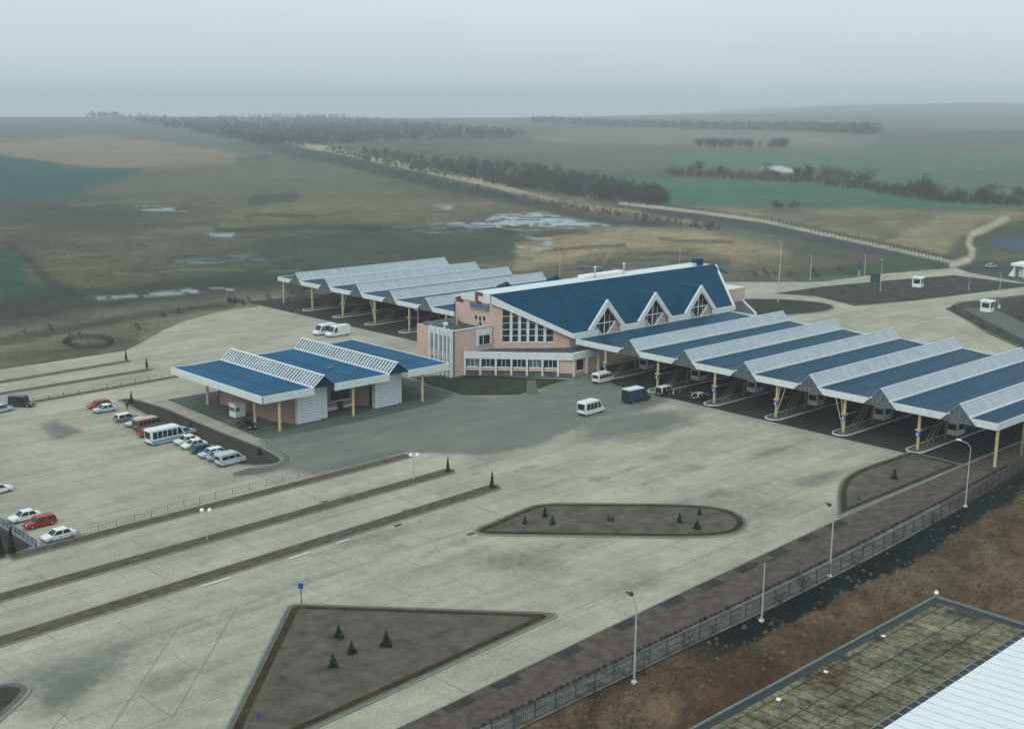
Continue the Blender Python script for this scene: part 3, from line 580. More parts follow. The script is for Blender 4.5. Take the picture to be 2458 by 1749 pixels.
mb = MB().ball((120.4, 58.8, .55), .28, 8, 6); tag(mb.build('corner_beacon', M['white_bright']), 'small white cap on the corner of the yard parapet', 'cap')
RZ = 4.6; e1 = G(2123.6, 1749, RZ); e2 = G(2458, 1529.7, RZ); ye = (e1[1]+e2[1])/2
t = thing('white_roofed_warehouse', 'warehouse with a broad white ribbed metal roof in the lower right corner', 'warehouse', (100, 30, 0))
MB().box(60, 150, 10, ye-.9, 0, RZ-.6).build('wall', M['white'], t)
rf = MB().poly([(58, ye, RZ), (155, ye, RZ), (155, 8, RZ+2.2), (58, 8, RZ+2.2)], (0, 0, .12)).build('roof', M['white_ribbed'], t)
g = MB().box(58, 155, ye+.02, ye+.75, RZ-.35, RZ-.1); gt = g.build('gutter', M['dark'], t)
mb = MB().box(58, 155, ye+.76, ye+.84, RZ-.4, RZ+.02)
for x in np.arange(58, 155, 1.45): mb.box(x, x+.12, ye+.02, ye+.76, RZ-.1, RZ-.04)
mb.build('gutter_rail', M['kerb'], t)
rb = MB()
for x in np.arange(59, 154, 1.35): rb.poly([(x, ye, RZ+.12), (x+.12, ye, RZ+.12), (x+.12, 8, RZ+2.32), (x, 8, RZ+2.32)], (0, 0, .03))
rb.build('roof_seam', M['seam'], t, fixn=True)

# ------------------------------------------------------------------ customs canopies
ZF1, ZF0, ZA = 6.95, 5.86, 8.7
def canopy(label, x0, x1, ridges, yhi, ylo, cat='canopy', lowcols=True, rows=(172.7, 181.6, 191.5, 201.5, 211.5, 221), struts={3: -1, 4: 1}):
    t = thing('customs_canopy', label, cat, (x0, ylo, 0)); dx = 1.75
    edges = []; ys = [yhi]
    for r in ridges: ys += [r+dx, r-dx]
    ys.append(ylo); bays = [(ys[i], ys[i+1]) for i in range(0, len(ys), 2)]
    sl = 1.12
    for a, b in bays:
        c = (a+b)/2; zt = ZF1-.12; zv = zt-.42
        mb = MB(); nx = 2
        for (ya, za, yb, zb) in ((a, zt, c, zv), (c, zv, b, zt)):
            mb.poly([(x0+.15, ya, za), (x1-.15, ya, za), (x1-.15, yb, zb), (x0+.15, yb, zb)], (0, 0, -.18))
        mb.build('roof_panel', M['blue_canopy'], t)
        MB().box(x0+.4, x1-.4, c-.11, c+.11, zv-.02, zv+.05).build('valley_gutter', M['dark'], t)
        la = a+(0 if a == yhi else 0); lb = b
        ea = -sl if a != yhi else 0; eb = sl if b != ylo else 0      # fascia is cut at a slant beside each skylight
        for xx, th in ((x0, .16), (x1-.16, .16)):
            MB().poly([(xx, a, ZF1), (xx, b, ZF1), (xx, b+eb, ZF0), (xx, a+ea, ZF0)], (th, 0, 0)).build('fascia', M['white'], t)
    for yy in (yhi, ylo): MB().box(x0+.17, x1-.17, yy-.08, yy+.08, ZF0, ZF1).build('fascia', M['white'], t)
    for r in ridges:
        mb = MB()
        for s in (-1, 1):
            mb.poly([(x0+.05, r, ZA), (x1-.05, r, ZA), (x1-.05, r+s*(dx-.14), ZF1+.10), (x0+.05, r+s*(dx-.14), ZF1+.10)], (0, 0, .07))
        k = mb.build('skylight', M['skylight'], t)
        MB().box(x0+.06, x1-.06, r-.12, r+.12, ZA+.0, ZA+.12).build('ridge_cap', M['steel_white'], k)
        for s in (-1, 1): MB().box(x0+.17, x1-.17, r+s*(dx-.05)-.14, r+s*(dx-.05)+.16, ZF1-.1, ZF1+.14).build('gutter', M['white_bright'], k)
        for xx in (x0+.25, x1-.3):
            gl = MB().poly([(xx, r, ZA-.1), (xx, r+dx+sl-.1, ZF0+.02), (xx, r-dx-sl+.1, ZF0+.02)], (.05, 0, 0)).build('gable_glazing', M['gable_glass'], t)
        fb = MB()
        for yy in (-1.4, -.7, 0, .7, 1.4): fb.box(x0+.18, x0+.24, r+yy-.035, r+yy+.035, ZF0+.05, ZA-.15-abs(yy)*1.02)
        fb.box(x0+.18, x0+.24, r-2.1, r+2.1, ZF0+.55, ZF0+.64); fb.box(x0+.17, x0+.24, r-2.75, r+2.75, ZF0, ZF0+.07)
        fb.build('gable_mullion', M['kerb'], t)
    cy = []
    for i, (a, b) in enumerate(bays):
        c = (a+b)/2 if i < len(bays)-1 or not lowcols else b+.25
        if i == 0: c = ridges[0]+6.6
        cy.append(c)
        for j, xc in enumerate(rows):
            if j == 0 or i == len(bays)-1 or True:
                cm = MB().tube((xc, c, 0), (xc, c, ZF0+.5), .20 if j else .24, n=10)
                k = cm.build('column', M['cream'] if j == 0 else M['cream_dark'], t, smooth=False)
                if j == 0 and i < len(bays)-(1 if lowcols else 0): MB().box(xc-.42, xc+.42, c-.42, c+.42, 3.15, 3.38).build('collar', M['cream'], k)
        if i < len(bays)-1 or not lowcols:
            for j in (0, 3):
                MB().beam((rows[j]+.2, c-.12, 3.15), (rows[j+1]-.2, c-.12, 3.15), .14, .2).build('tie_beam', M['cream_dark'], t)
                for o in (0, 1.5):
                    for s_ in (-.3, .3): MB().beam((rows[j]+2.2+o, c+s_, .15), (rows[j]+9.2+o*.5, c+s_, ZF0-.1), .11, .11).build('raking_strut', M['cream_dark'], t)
        lean = struts.get(i)
        if lean:
            for k_ in (.5, 1.35): MB().beam((rows[0]-.05, c, .3), (rows[0]-.1, c+lean*k_*1.35, ZF0+.1), .12, .12).build('inclined_strut', M['cream'], t)
    ce = MB().box(x0+.5, x1-.5, ylo+.2, yhi-.2, ZF0+.30, ZF0+.36); 
    # soffit beams
    mb = MB()
    for xc in rows: mb.box(xc-.15, xc+.15, ylo+.3, yhi-.3, ZF0+.02, ZF0+.34)
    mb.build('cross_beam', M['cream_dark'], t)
    return t, cy
RB = [148.95-13.2*i for i in range(6)]
ct1, cy1 = canopy('long customs canopy with blue roof bays and pale skylight ridges right of the terminal', 171.9, 222.4, RB, 162.9, 76.8)
LB = [265.4-13.2*i for i in range(5)]
ct2, cy2 = canopy('rear customs canopy with pale skylight ridges beyond the white vans', 174.2, 225.0, LB, 273.65, 201.0, lowcols=False, rows=(174.9, 184, 194, 204, 214, 223), struts={2: -1, 3: 1})
# kerbed islands, booths and blue arrow signs under the canopies
ordn = ['first', 'second', 'third', 'fourth', 'fifth', 'sixth', 'seventh']
def kisl(x0, x1, c, wd=2.7):
    pts = [(x0+wd/2+math.cos(a)*wd*.62, c+math.sin(a)*wd/2) for a in np.linspace(math.pi/2, 3*math.pi/2, 12)]+[(x1, c-wd/2), (x1, c+wd/2)]
    k = inset(pts, .22); 
    if area(pts) < 0: pts = pts[::-1]
    mb = MB(); ring(mb, pts, k, 0, .18); struct(mb.build('lane_island_kerb', M['kerb_white'])); struct(MB().sheet(k, .16).build('lane_island', M['path'], fixn=False))
def booth_parts(t, L=3., W=2., H=2.4, wall='white'):
    MB().box(-L/2, L/2, -W/2, W/2, .1, H).build('wall', M[wall], t, bevel=.03); MB().box(-L/2-.15, L/2+.15, -W/2-.15, W/2+.15, H, H+.14).build('roof', M[wall], t)
    f = MB().box(-L/2-.03, -L/2, -W/2+.25, W/2-.25, 1.0, 1.95).build('window', M['glass'], t)
    for s in (-1, 1): MB().box(-L/2+.4, L/2-.9, s*(W/2)-.03, s*(W/2)+.03, 1.05, 1.95).build('window', M['glass'], t)
    MB().box(L/2-.75, L/2-.1, -W/2-.04, -W/2, .12, 2.0).build('door', M['kerb'], t); MB().box(-L/2+.02, L/2-.02, -W/2+.02, W/2-.02, 0, .1).build('plinth', M['dark'], t)
bproto = None
whr = ['nearest the terminal', 'next to the parked estate car', 'beside the open hatchback bay', 'in the middle of the row', 'one bay before the corner island', 'behind the corner island']
for i, c in enumerate(cy1[:6]):
    if i > 0: kisl(170.9, 216, c, 3.2 if i < 5 else 3.0)
    lab = 'white customs booth under the long canopy, %s in line from the terminal' % ordn[i]
    if bproto is None: bproto = thing('customs_booth', lab, 'booth', (185.6, c+.2, .17), group='booths under the long customs canopy', local=True); booth_parts(bproto)
    else: dup(bproto, (185.6, c+.2, .17), 0, lab)
kisl(170.9, 216, cy1[0], 3.0)
for i, c in enumerate(cy2[1:], 1):
    kisl(172.4, 219, c, 3.0)
    dup(bproto, (196, c+.2, .17), 0, 'white customs booth under the rear canopy, %s from its far left end' % ordn[i-1], 'booths under the rear customs canopy')
sproto = None
for i, c in enumerate(cy1[:6]):
    lab = 'round blue arrow sign on the %s canopy column from the terminal' % ordn[i]
    if sproto is None:
        sproto = thing('arrow_sign', lab, 'sign', (172.40, c, 2.62), group='blue arrow signs on canopy columns', local=True)
        a = MB().tube((-.06, 0, 0), (0, 0, 0), .42, n=16).build('disc', M['sign_blue'], sproto)
        MB().poly([(-.075, -.06, .26), (-.075, .06, .26), (-.075, .06, -.02), (-.075, .2, -.02), (-.075, 0, -.3), (-.075, -.2, -.02), (-.075, -.06, -.02)], (.012, 0, 0)).build('arrow', M['white_bright'], sproto)
    else: dup(sproto, (172.40, c, 2.62), 0, lab)

# ------------------------------------------------------------------ terminal building
T = thing('terminal_building', 'pink brick terminal with steep blue roof and triangular dormer windows', 'building', (161, 166, 0))
def wallseg(p, q, zb, zt, th=.35, m='pink', name='wall', par=None):   # vertical wall p->q, zb/zt may be (z at p, z at q)
    zb = zb if hasattr(zb, '__len__') else (zb, zb); zt = zt if hasattr(zt, '__len__') else (zt, zt)
    d = np.array([q[0]-p[0], q[1]-p[1]]); n = np.array([-d[1], d[0]])/np.hypot(*d)
    return MB().poly([(p[0], p[1], zb[0]), (q[0], q[1], zb[1]), (q[0], q[1], zt[1]), (p[0], p[1], zt[0])], (n[0]*th, n[1]*th, 0)).build(name, M[m], par or T)
def lerp(p, q, t): return (p[0]+(q[0]-p[0])*t, p[1]+(q[1]-p[1])*t)
P1, P2 = (161.0, 175.95), (173.4, 166.0)
zt_ = lambda t: 14.0+(7.0-14.0)*t
ta, tb = .15, .79
wallseg(P1, lerp(P1, P2, ta), 0, (zt_(0), zt_(ta))); wallseg(lerp(P1, P2, tb), P2, 0, (zt_(tb), zt_(1))); wallseg(lerp(P1, P2, ta), lerp(P1, P2, tb), 0, 5.62)
dn = np.array([P2[0]-P1[0], P2[1]-P1[1]]); dl = np.hypot(*dn); dn /= dl; nn_ = np.array([-dn[1], dn[0]])   # nn_ points inwards
off = lambda p, k: (p[0]+nn_[0]*k, p[1]+nn_[1]*k)
a, b = off(lerp(P1, P2, ta), .22), off(lerp(P1, P2, tb), .22)
gw = wallseg(a, b, 5.6, (zt_(ta)-.4, zt_(tb)-.4), .05, 'glass', 'gable_window')
for k in range(1, 6):
    t = ta+(tb-ta)*(k/6+.0); c = off(lerp(P1, P2, t), .02); MB().obox(c, .54, .34, 5.6, zt_(t)-.35, math.atan2(dn[1], dn[0])).build('mullion', M['white'], gw)
mb = MB()
for z, th in ((5.7, .14), (7.0, .10), (8.26, .10), (9.57, .07), (10.9, .07)):
    te = min(tb, (14.0-.6-z)/7.0); c0, c1 = off(lerp(P1, P2, ta), .15), off(lerp(P1, P2, te), .15)
    mb.beam((c0[0], c0[1], z), (c1[0], c1[1], z), .08, th)
mb.build('transom', M['white_bright'], gw)
wallseg((161, 184.2), (161, 175.95), 0, 13.5)
fa = MB().poly([(160.72, 184.6, 13.45), (160.72, 184.6, 14.7), (160.72, 180, 15.5), (160.72, 175.9, 15.35), (160.72, 175.9, 13.45)], (.3, 0, 0)); fa.build('fascia', M['white'], T)
# roof
XE0, XE1, XR0, XR1, YE, YR, ZE, ZR = 173.0, 225.2, 160.5, 232.3, 164.7, 175.6, 7.65, 15.42
rz_ = lambda y: ZE+(ZR-ZE)*(y-YE)/(YR-YE)
DC = (182.9, 198.1, 213.7); HW = 5.4; ZD = 13.3; yv = YE+(ZD-ZE)/(ZR-ZE)*(YR-YE)
pts = [(XE0, YE, ZE)]
for c in DC: pts += [(c-HW, YE, ZE), (c, yv, ZD), (c+HW, YE, ZE)]
pts += [(XE1, YE, ZE), (XR1, YR, ZR), (XR0, YR, ZR)]
MB().poly(pts, (0, 0, -.2)).build('roof', M['blue_roof'], T)
for c in DC:
    d = MB()
    for s in (-1, 1): d.poly([(c, YE-.05, ZD+.02), (c, yv+.1, ZD+.02), (c+s*HW, YE-.05, ZE+.02)], (0, 0, -.12))
    k = d.build('dormer', M['blue_roof'], T)
    MB().beam((c, YE+.2, ZD+.05), (c, yv-.1, ZD+.05), .12, .06).build('ridge_flashing', M['ridge_blue'], k)
    yw = YE+.55
    # wall of the dormer with diamond opening
    zc, hw, zb, ztp = 8.55, 3.15, 5.5, 11.7
    for s in (-1, 1):
        MB().poly([(c+s*4.6, yw, 5.0), (c+s*4.6, yw, 8.0), (c+s*3.9, yw, 8.75), (c+s*hw, yw, zc), (c, yw, zb), (c, yw, 5.0)], (0, .3, 0)).build('wall', M['pink'], k)
    gl = MB().poly([(c-hw, yw+.2, zc), (c, yw+.2, zb), (c+hw, yw+.2, zc), (c+.0, yw+.2, ztp+.3)], (0, .05, 0)).build('window', M['glass'], k)
    fr = MB()
    fr.beam((c, yw+.1, zb), (c, yw+.1, ztp), .16, .16); fr.beam((c-hw, yw+.1, zc), (c+hw, yw+.1, zc), .14, .18)
    for s in (-1, 1):
        fr.beam((c+s*1.6, yw+.14, zb+1.6), (c+s*1.6, yw+.14, ztp-1.5), .07, .07)
        fr.beam((c, yw-.02, zb-.05), (c+s*(hw+.1), yw-.02, zc), .18, .16 if s < 0 else .34, (0, 1, 0))
    fr.build('glazing_bar', M['white_bright'], k)
    for s in (-1, 1):
        MB().poly([(c, YE-.28, ZD+.18), (c+s*(HW+.1), YE-.28, ZE+.1), (c+s*(HW-1.15), YE-.28, ZE+.1-.1), (c, YE-.28, ZD-1.35)], (0, .5 if s > 0 else .49, 0)).build('bargeboard', M['white'], k)
for a, b in ((XE0-.1, DC[0]-2.95), (DC[0]+4.2, DC[1]-3.6), (DC[1]+4.6, DC[2]-3.7), (DC[2]+4.4, XE1+.9)):
    MB().box(a, b, YE-.5, YE+.2, 6.62, 7.6).build('eave_fascia', M['white'], T)
wallseg((173.4, 166.0), (225.0, 166.0), 0, 6.9)
def rake(p, q, zb, zt, name='bargeboard'):
    d = np.array([q[0]-p[0], q[1]-p[1]]); n = np.array([-d[1], d[0]])/np.hypot(*d)*.5
    MB().poly([(p[0]-n[0], p[1]-n[1], zb[0]), (q[0]-n[0], q[1]-n[1], zb[1]), (q[0]-n[0], q[1]-n[1], zt[1]), (p[0]-n[0], p[1]-n[1], zt[0])], (n[0], n[1], 0)).build(name, M['white'], T)
rake((160.9, 175.7), (163.2, 173.75), (13.55, 12.35), (15.2, 13.7)); rake((163.2, 173.75), (173.2, 164.9), (12.35, 6.62), (13.7, 7.62))
rake((226.0, 165.0), (232.6, 175.6), (6.9, 14.4), (7.62, 15.3))
wallseg((225.0, 166.0), (231.5, 175.8), 0, (7, 14.4)); wallseg((231.5, 175.8), (231.5, 187), 0, 14); wallseg((231.5, 187), (161, 187), 0, 14)
wallseg((161, 187), (161, 184.2), 0, 12.6)
MB().poly([(160.9, 175.6, 15.44), (231.0, 175.6, 15.46), (230.6, 180.2, 15.55), (160.9, 180.2, 15.55)], (0, 0, -.3)).build('upper_roof', M['white'], T)
MB().poly([(160.9, 180.2, 15.54), (231.0, 180.2, 15.54), (231.6, 187.4, 13.6), (160.9, 187.4, 13.6)], (0, 0, -.3)).build('rear_roof', M['white'], T)
c_ = GYp(1718, 641, 176.4); MB().box(226.0, 228.3, 175.7, 177.4, 15.4, 17.0).build('roof_housing', M['blue_roof'], T); MB().box(224.6, 226.0, 175.8, 177.2, 15.4, 16.1).build('roof_housing', M['steel_white'], T)
MB().poly([(232.0, 175.6, 15.4), (234.2, 175.7, 14.7), (234.4, 172.8, 13.3), (231.2, 174.0, 14.3)], (0, 0, -.2)).build('hip_flashing', M['blue_roof'], T)
u0 = GYp(980+1150/2.784, 600+195/2.784, 179.2); u1 = GYp(980+1420/2.784, 600+170/2.784, 179.2)
MB().box(u0[0], u1[0], 177.9, 180.0, 15.57, 16.15).build('roof_box', M['white_bright'], T)
for px, py0, py1 in ((1222, 200, 115), (1415, 170, 92)):
    p = GYp(980+px/2.784, 600+py0/2.784, 178.5); q2 = GYp(980+px/2.784, 600+py1/2.784, 178.5)
    k = MB().tube((p[0], 177.4, 15.4), (p[0], 177.4, q2[2]), .16, n=8).build('flue', M['metal_pole'], T); MB().tube((p[0], 177.4, q2[2]), (p[0], 177.4, q2[2]+.28), .3, n=8).build('flue_cap', M['white_bright'], k)
for px in (655, 985, 1285):
    p = GYp(980+px/2.784, 600+215/2.784, 182)
    MB().poly([(p[0]-.7, 181.8, 15.0), (p[0]+1.9, 181.8, 15.0), (p[0], 181.8, 16.35)], (0, 3, -1.2)).build('rear_dormer', M['blue_roof'], T)
# red C emblem, name board and little windows on the entrance gable
em = MB(); X_ = 160.45
em.poly([(X_, 180.0, 15.55), (X_, 178.0, 15.45), (X_, 178.0, 14.85), (X_, 179.4, 14.9), (X_, 179.4, 13.75), (X_, 178.3, 13.6), (X_, 178.3, 13.1), (X_, 179.6, 13.2), (X_, 180.0, 13.6)], (.22, 0, 0)).build('red_emblem', M['rust'], T)
sg = MB().box(160.55, 160.7, 176.35, 181.9, 12.0, 13.42).build('name_board', M['kerb'], T)
lt = MB(); rl_ = random.Random(4)
for i in range(9):                       # the word on the board is too blurred to read: nine slanted blue strokes of its letters
    y = 181.35-i*.56; lt.poly([(160.5, y, 12.3), (160.5, y-.14, 12.3), (160.5, y-.24, 13.15), (160.5, y-.1, 13.15)], (.04, 0, 0))
    z = rl_.choice((12.35, 12.7, 13.0)); lt.box(160.51, 160.54, y-.45, y-.12, z, z+.13)
    if i % 2: lt.poly([(160.52, y-.34, 12.3), (160.52, y-.46, 12.3), (160.52, y-.52, 12.95), (160.52, y-.4, 12.95)], (.02, 0, 0))
lt.build('lettering', M['sign_blue'], sg)
for y, z0, z1 in ((180.3, 9.8, 10.6), (179.05, 9.6, 10.5), (177.8, 9.85, 10.65), (179.0, 8.7, 9.4)):
    k = MB().box(160.94, 161.0, y-.3, y+.3, z0, z1).build('window', M['glass'], T); MB().box(160.8, 160.95, y-.34, y+.34, z0-.14, z0-.02).build('sill', M['white'], k)
# two-storey block with white fins
wallseg((150.85, 175.55), (161.0, 175.55), 0, 9.15); wallseg((150.85, 184.1), (150.85, 175.55), 0, 9.15); wallseg((161, 187.2), (151.3, 187.2), 0, 9.0, .3); wallseg((151.3, 187.2), (150.85, 184.1), 0, 9.1, .3)
MB().prism([(151.1, 175.8), (161, 175.8), (161, 187), (151.5, 187)], 8.3, 8.5).build('flat_roof', M['flat_roof'], T)
MB().box(150.7, 160.9, 175.4, 175.75, 9.16, 9.36).build('coping', M['white'], T)
for y in (182.15, 180.75, 179.4, 178.05, 176.85, 175.75): MB().box(150.25, 150.9, y-.22, y+.22, 0, 9.55).build('fin', M['white'], T, bevel=.05)
for y0, y1 in zip((182.15, 180.75, 179.4, 178.05, 176.85), (180.75, 179.4, 178.05, 176.85, 175.75)):
    k = MB().box(150.72, 150.8, y1+.25, y0-.25, 4.9, 8.0).build('window', M['glass_blue'], T)
    MB().box(150.70, 150.78, y1+.25, y0-.25, .8, 3.6).build('window', M['glass_blue'], T); MB().box(150.6, 150.84, y1+.24, y0-.24, 8.1, 9.4).build('panel', M['white'], T)
mb = MB()
for x, y, s in ((153, 177, .5), (157.5, 176.8, .45), (156, 184, .8), (154, 182, .4)): mb.box(x, x+s, y, y+s, 8.5, 8.5+s*.7)
mb.build('roof_vent', M['white_bright'], T); MB().box(158.7, 158.95, 183.6, 183.85, 8.5, 12.0).build('mast', M['metal_pole'], T)
for i in range(3): MB().poly([(152+i*2.9, 184.5, 8.6), (154.7+i*2.9, 184.3, 8.6), (154.7+i*2.9, 185.6, 9.6), (152+i*2.9, 185.8, 9.6)], (0, .1, -.1)).build('roof_light', M['gable_glass'], T)
k = MB().box(156.8, 160.7, 175.3, 175.54, 5.5, 8.75).build('window_surround', M['white'], T)
MB().box(157.4, 160.1, 175.22, 175.29, 5.75, 7.55).build('window', M['glass'], k); MB().box(158.3, 158.4, 175.16, 175.21, 5.75, 7.55).build('glazing_bar', M['white_bright'], k)
# low front wing
A, B, C_ = (153.58, 175.55), (168.45, 160.25), (176.6, 160.9)
MB().prism([(A[0]+.3, A[1]), (B[0]+.2, B[1]+.5), (C_[0]-.2, C_[1]+.4), (176.6, 166), (173.4, 165.9), (161, 175.5)], 4.3, 4.5).build('flat_roof', M['flat_roof'], T)
wallseg(A, lerp(A, B, .87), .9, 3.6, .3, 'glass', 'shadow_wall'); wallseg(lerp(A, B, .87), B, .2, 3.6); wallseg(B, C_, .2, 3.6); wallseg(C_, (176.6, 166), 0, 3.6); wallseg(A, B, 0, .9, .2, 'flat_roof', 'plinth');  # wall of dark glass behind the wing's windows and spandrels
ang = math.atan2(B[1]-A[1], B[0]-A[0])
def wband(p, q, o=.45): 
    d = np.array([q[0]-p[0], q[1]-p[1]]); L_ = np.hypot(*d); d /= L_; n = np.array([d[1], -d[0]])
    return [(p[0]+n[0]*o, p[1]+n[1]*o), (q[0]+n[0]*o, q[1]+n[1]*o), (q[0]-n[0]*.1, q[1]-n[1]*.1), (p[0]-n[0]*.1, p[1]-n[1]*.1)]
MB().prism(wband(A, (B[0]-.05, B[1]-.05)), 3.6, 4.95).build('fascia', M['white'], T); MB().prism(wband((B[0]-.15, B[1]), (C_[0]+.3, C_[1])), 3.61, 4.96).build('fascia', M['white'], T)
MB().prism(wband((151.6+1.3, 176.3-.6), A), 3.62, 4.94).build('fascia', M['white'], T) if False else None
for i in range(7):
    t = .01+.143*i*.995; c = lerp(A, B, t); n = np.array([math.sin(ang), -math.cos(ang)])
    MB().obox((c[0]+n[0]*.12, c[1]+n[1]*.12), .42, .5, .3, 3.6, ang).build('pilaster', M['white'], T)
for i in range(6):
    t = .01+.143*(i+.5); c = lerp(A, B, t); cc = (c[0]+n[0]*.03, c[1]+n[1]*.03)
    k = MB().obox((c[0]-n[0]*.02, c[1]-n[1]*.02), 2.2, .14, 2.0, 3.5, ang).build('window', M['glass_blue'] if i in (0, 4) else M['glass'], T)
    fr = MB()
    for o in (-.4, .35): fr.obox((cc[0]+math.cos(ang)*o+n[0]*.06, cc[1]+math.sin(ang)*o+n[1]*.06), .08, .06, 2.0, 3.5, ang)
    fr.obox((cc[0]+n[0]*.06, cc[1]+n[1]*.06), 2.3, .2, 1.85, 2.02, ang); fr.build('window_frame', M['white_bright'], k)
    MB().obox((c[0], c[1]), 2.45, .16, 1.2, 1.85, ang).build('spandrel', M['pink'], T)
for x in (168.7, 172.6, 176.3): MB().box(x-.22, x+.22, 160.0+.05*(x-168), 160.5+.05*(x-168), .2, 3.6).build('pilaster', M['white'], T)
k = MB().box(169.6, 171.4, 160.28, 160.4, 1.3, 3.5).build('window', M['glass'], T); MB().box(169.4, 171.6, 160.1, 160.3, 1.1, 1.28).build('sill', M['white_bright'], k)
# basement handrail strip in front of the wing
mb = MB()
for i in range(12):
    c = lerp(A, B, .02+i*.08); mb.obox((c[0]+n[0]*1.3, c[1]+n[1]*1.3), .05, .05, .2, 1.1, ang)
c0, c1 = lerp(A, B, .02), lerp(A, B, .9)
for z in (.6, 1.1): mb.beam((c0[0]+n[0]*1.3, c0[1]+n[1]*1.3, z), (c1[0]+n[0]*1.3, c1[1]+n[1]*1.3, z), .05, .05)
mb.build('handrail', M['fence_grey'], T)
# far low wing and the pink block behind it
FW1, FW2 = (246.0, 176.8), (233.0, 163.6)
MB().prism([(225.2, 163.6), FW2, FW1, (240, 176.9), (233, 176.9)], 0, 4.9).build('east_wing_wall', M['pink'], T)
MB().prism([(225.4, 163.7), (232.9, 163.8), (245.7, 176.8), (240, 176.8), (233, 176.8)], 4.91, 5.0).build('east_wing_roof', M['flat_roof'], T)
MB().beam((233.1, 163.5, 5.0), (246.2, 176.8, 5.0), .35, .5).build('coping', M['white_bright'], T)
MB().box(241.4, 247.5, 177.2, 183, 0, 8.1).build('east_block', M['pink'], T); MB().box(238.5, 241.38, 177.25, 183, 0, 8.0).build('east_block_bay', M['white'], T)
MB().box(239, 240.9, 177.1, 177.24, 3.5, 6.4).build('window', M['glass'], T); MB().box(238.4, 247.6, 177.1, 183.1, 8.11, 8.3).build('coping', M['white'], T)

# ------------------------------------------------------------------ small inspection building with two glazed ridges
S = thing('inspection_building', 'low pink inspection building under a wide blue roof with two glazed ridges', 'building', (120, 178, 0))
sx0, sx1, sy0, sy1, z1, z0 = 100.9, 140.1, 164.1, 193.7, 6.4, 5.2
ridges = ((110.7, 115.2, 112.85), (126.4, 130.9, 128.3))
bays = [(sx0, 110.7), (115.0, 126.4), (130.7, sx1)]
for a, b in bays:
    c = (a+b)/2; mb = MB()
    mb.poly([(a, sy0+.15, z1-.1), (c, sy0+.15, z1-.32), (c, sy1, z1-.32), (a, sy1, z1-.1)], (0, 0, -.15)); mb.poly([(c, sy0+.15, z1-.32), (b, sy0+.15, z1-.1), (b, sy1, z1-.1), (c, sy1, z1-.32)], (0, 0, -.15))
    mb.build('roof_panel', M['blue_bright'], S); MB().box(c-.16, c+.16, sy0+.3, sy1-.3, z1-.34, z1-.27).build('valley_gutter', M['dark'], S)
    MB().box(a-.05, b+.05, sy0-.1, sy0+.14, z0, z1).build('fascia', M['white'], S)
    MB().box(a, b, sy1-.05, sy1+.1, z0+.5, z1-.08).build('fascia', M['white'], S)
MB().box(sx0-.12, sx0+.12, sy0-.1, sy1+.1, z0, z1+.002).build('fascia', M['white'], S); MB().box(sx1-.1, sx1+.1, sy0-.1, sy1+.1, z0+.4, z1+.002).build('fascia', M['white'], S)
for a, b, r in ridges:
    zr = 8.05
    k = MB().poly([(a+.05, sy0+.1, z1-.05), (r, sy0+.1, zr), (r, sy1-.1, zr), (a+.05, sy1-.1, z1-.05)], (.06, 0, -.06)).build('glazed_slope', M['glass_blue'], S)
    bars = MB(); nb_ = 34
    for i in range(nb_+1):
        y = sy0+.15+(sy1-sy0-.3)*i/nb_; bars.beam((a+.05, y, z1+.02), (r, y, zr+.05), .17, .08, (0, 0, 1))
    bars.build('glazing_bar', M['white_bright'], k)
    MB().box(r-.16, r+.16, sy0, sy1, zr, zr+.16).build('ridge_cap', M['white_bright'], k); MB().box(a-.12, a+.12, sy0+.1, sy1-.1, z1-.12, z1+.06).build('gutter', M['white_bright'], k)
    MB().poly([(b, sy0+.1, z1-.35), (r+.05, sy0+.1, zr), (r+.05, sy1-.1, zr), (b, sy1-.1, z1-.35)], (-.1, 0, -.1)).build('ridge_slope', M['blue_roof'], S)
    for yy in (sy0+.6, sy1-.6): MB().poly([(a+.1, yy, z1-.3), (b, yy, z1-.4), (r, yy, zr-.05)], (0, .1, 0)).build('ridge_gable', M['blue_roof'], S)
for p in [(104.4, 164.75), (119.2, 164.9), (134.5, 165.0), (104.4, 172.2), (104.6, 188.1), (137.6, 187), (137.6, 176)]: MB().tube((p[0], p[1], 0), (p[0], p[1], z0+.7), .24, n=10).build('column', M['cream'], S)
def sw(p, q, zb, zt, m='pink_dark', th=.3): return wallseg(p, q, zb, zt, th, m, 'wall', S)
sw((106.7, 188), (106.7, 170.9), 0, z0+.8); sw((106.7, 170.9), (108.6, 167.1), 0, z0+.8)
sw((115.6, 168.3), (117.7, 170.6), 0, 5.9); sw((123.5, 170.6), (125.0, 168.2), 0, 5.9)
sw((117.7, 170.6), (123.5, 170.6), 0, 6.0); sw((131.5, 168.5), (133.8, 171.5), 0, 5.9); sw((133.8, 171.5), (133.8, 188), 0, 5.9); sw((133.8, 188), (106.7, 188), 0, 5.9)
for x0, x1, xp in ((108.9, 113.2, 115.2), (124.9, 129.5, 131.2)):
    k = MB().box(x0, x0+.5, 166.2, 167.2, 0, 5.9).build('pillar', M['white'], S); MB().box(x1, x1+.35, 166.3, 168, 0, 6.2).build('pillar', M['white'], S); MB().box(x1+.55, xp, 166.8, 168.3, 0, 6.2).build('pillar', M['white'], S)
    d = MB().box(x0+.5, x1, 166.45, 166.6, 0, 4.75); d.build('roller_door', M['steel_white'], S); MB().box(x0+.5, x1, 166.35, 166.7, 4.76, 5.9).build('lintel', M['white'], S)
    sl_ = MB()
    for z in np.arange(.5, 4.7, .5): sl_.box(x0+.55, x1-.05, 166.42, 166.448, z, z+.04)
    sl_.build('door_rib', M['kerb'], S)
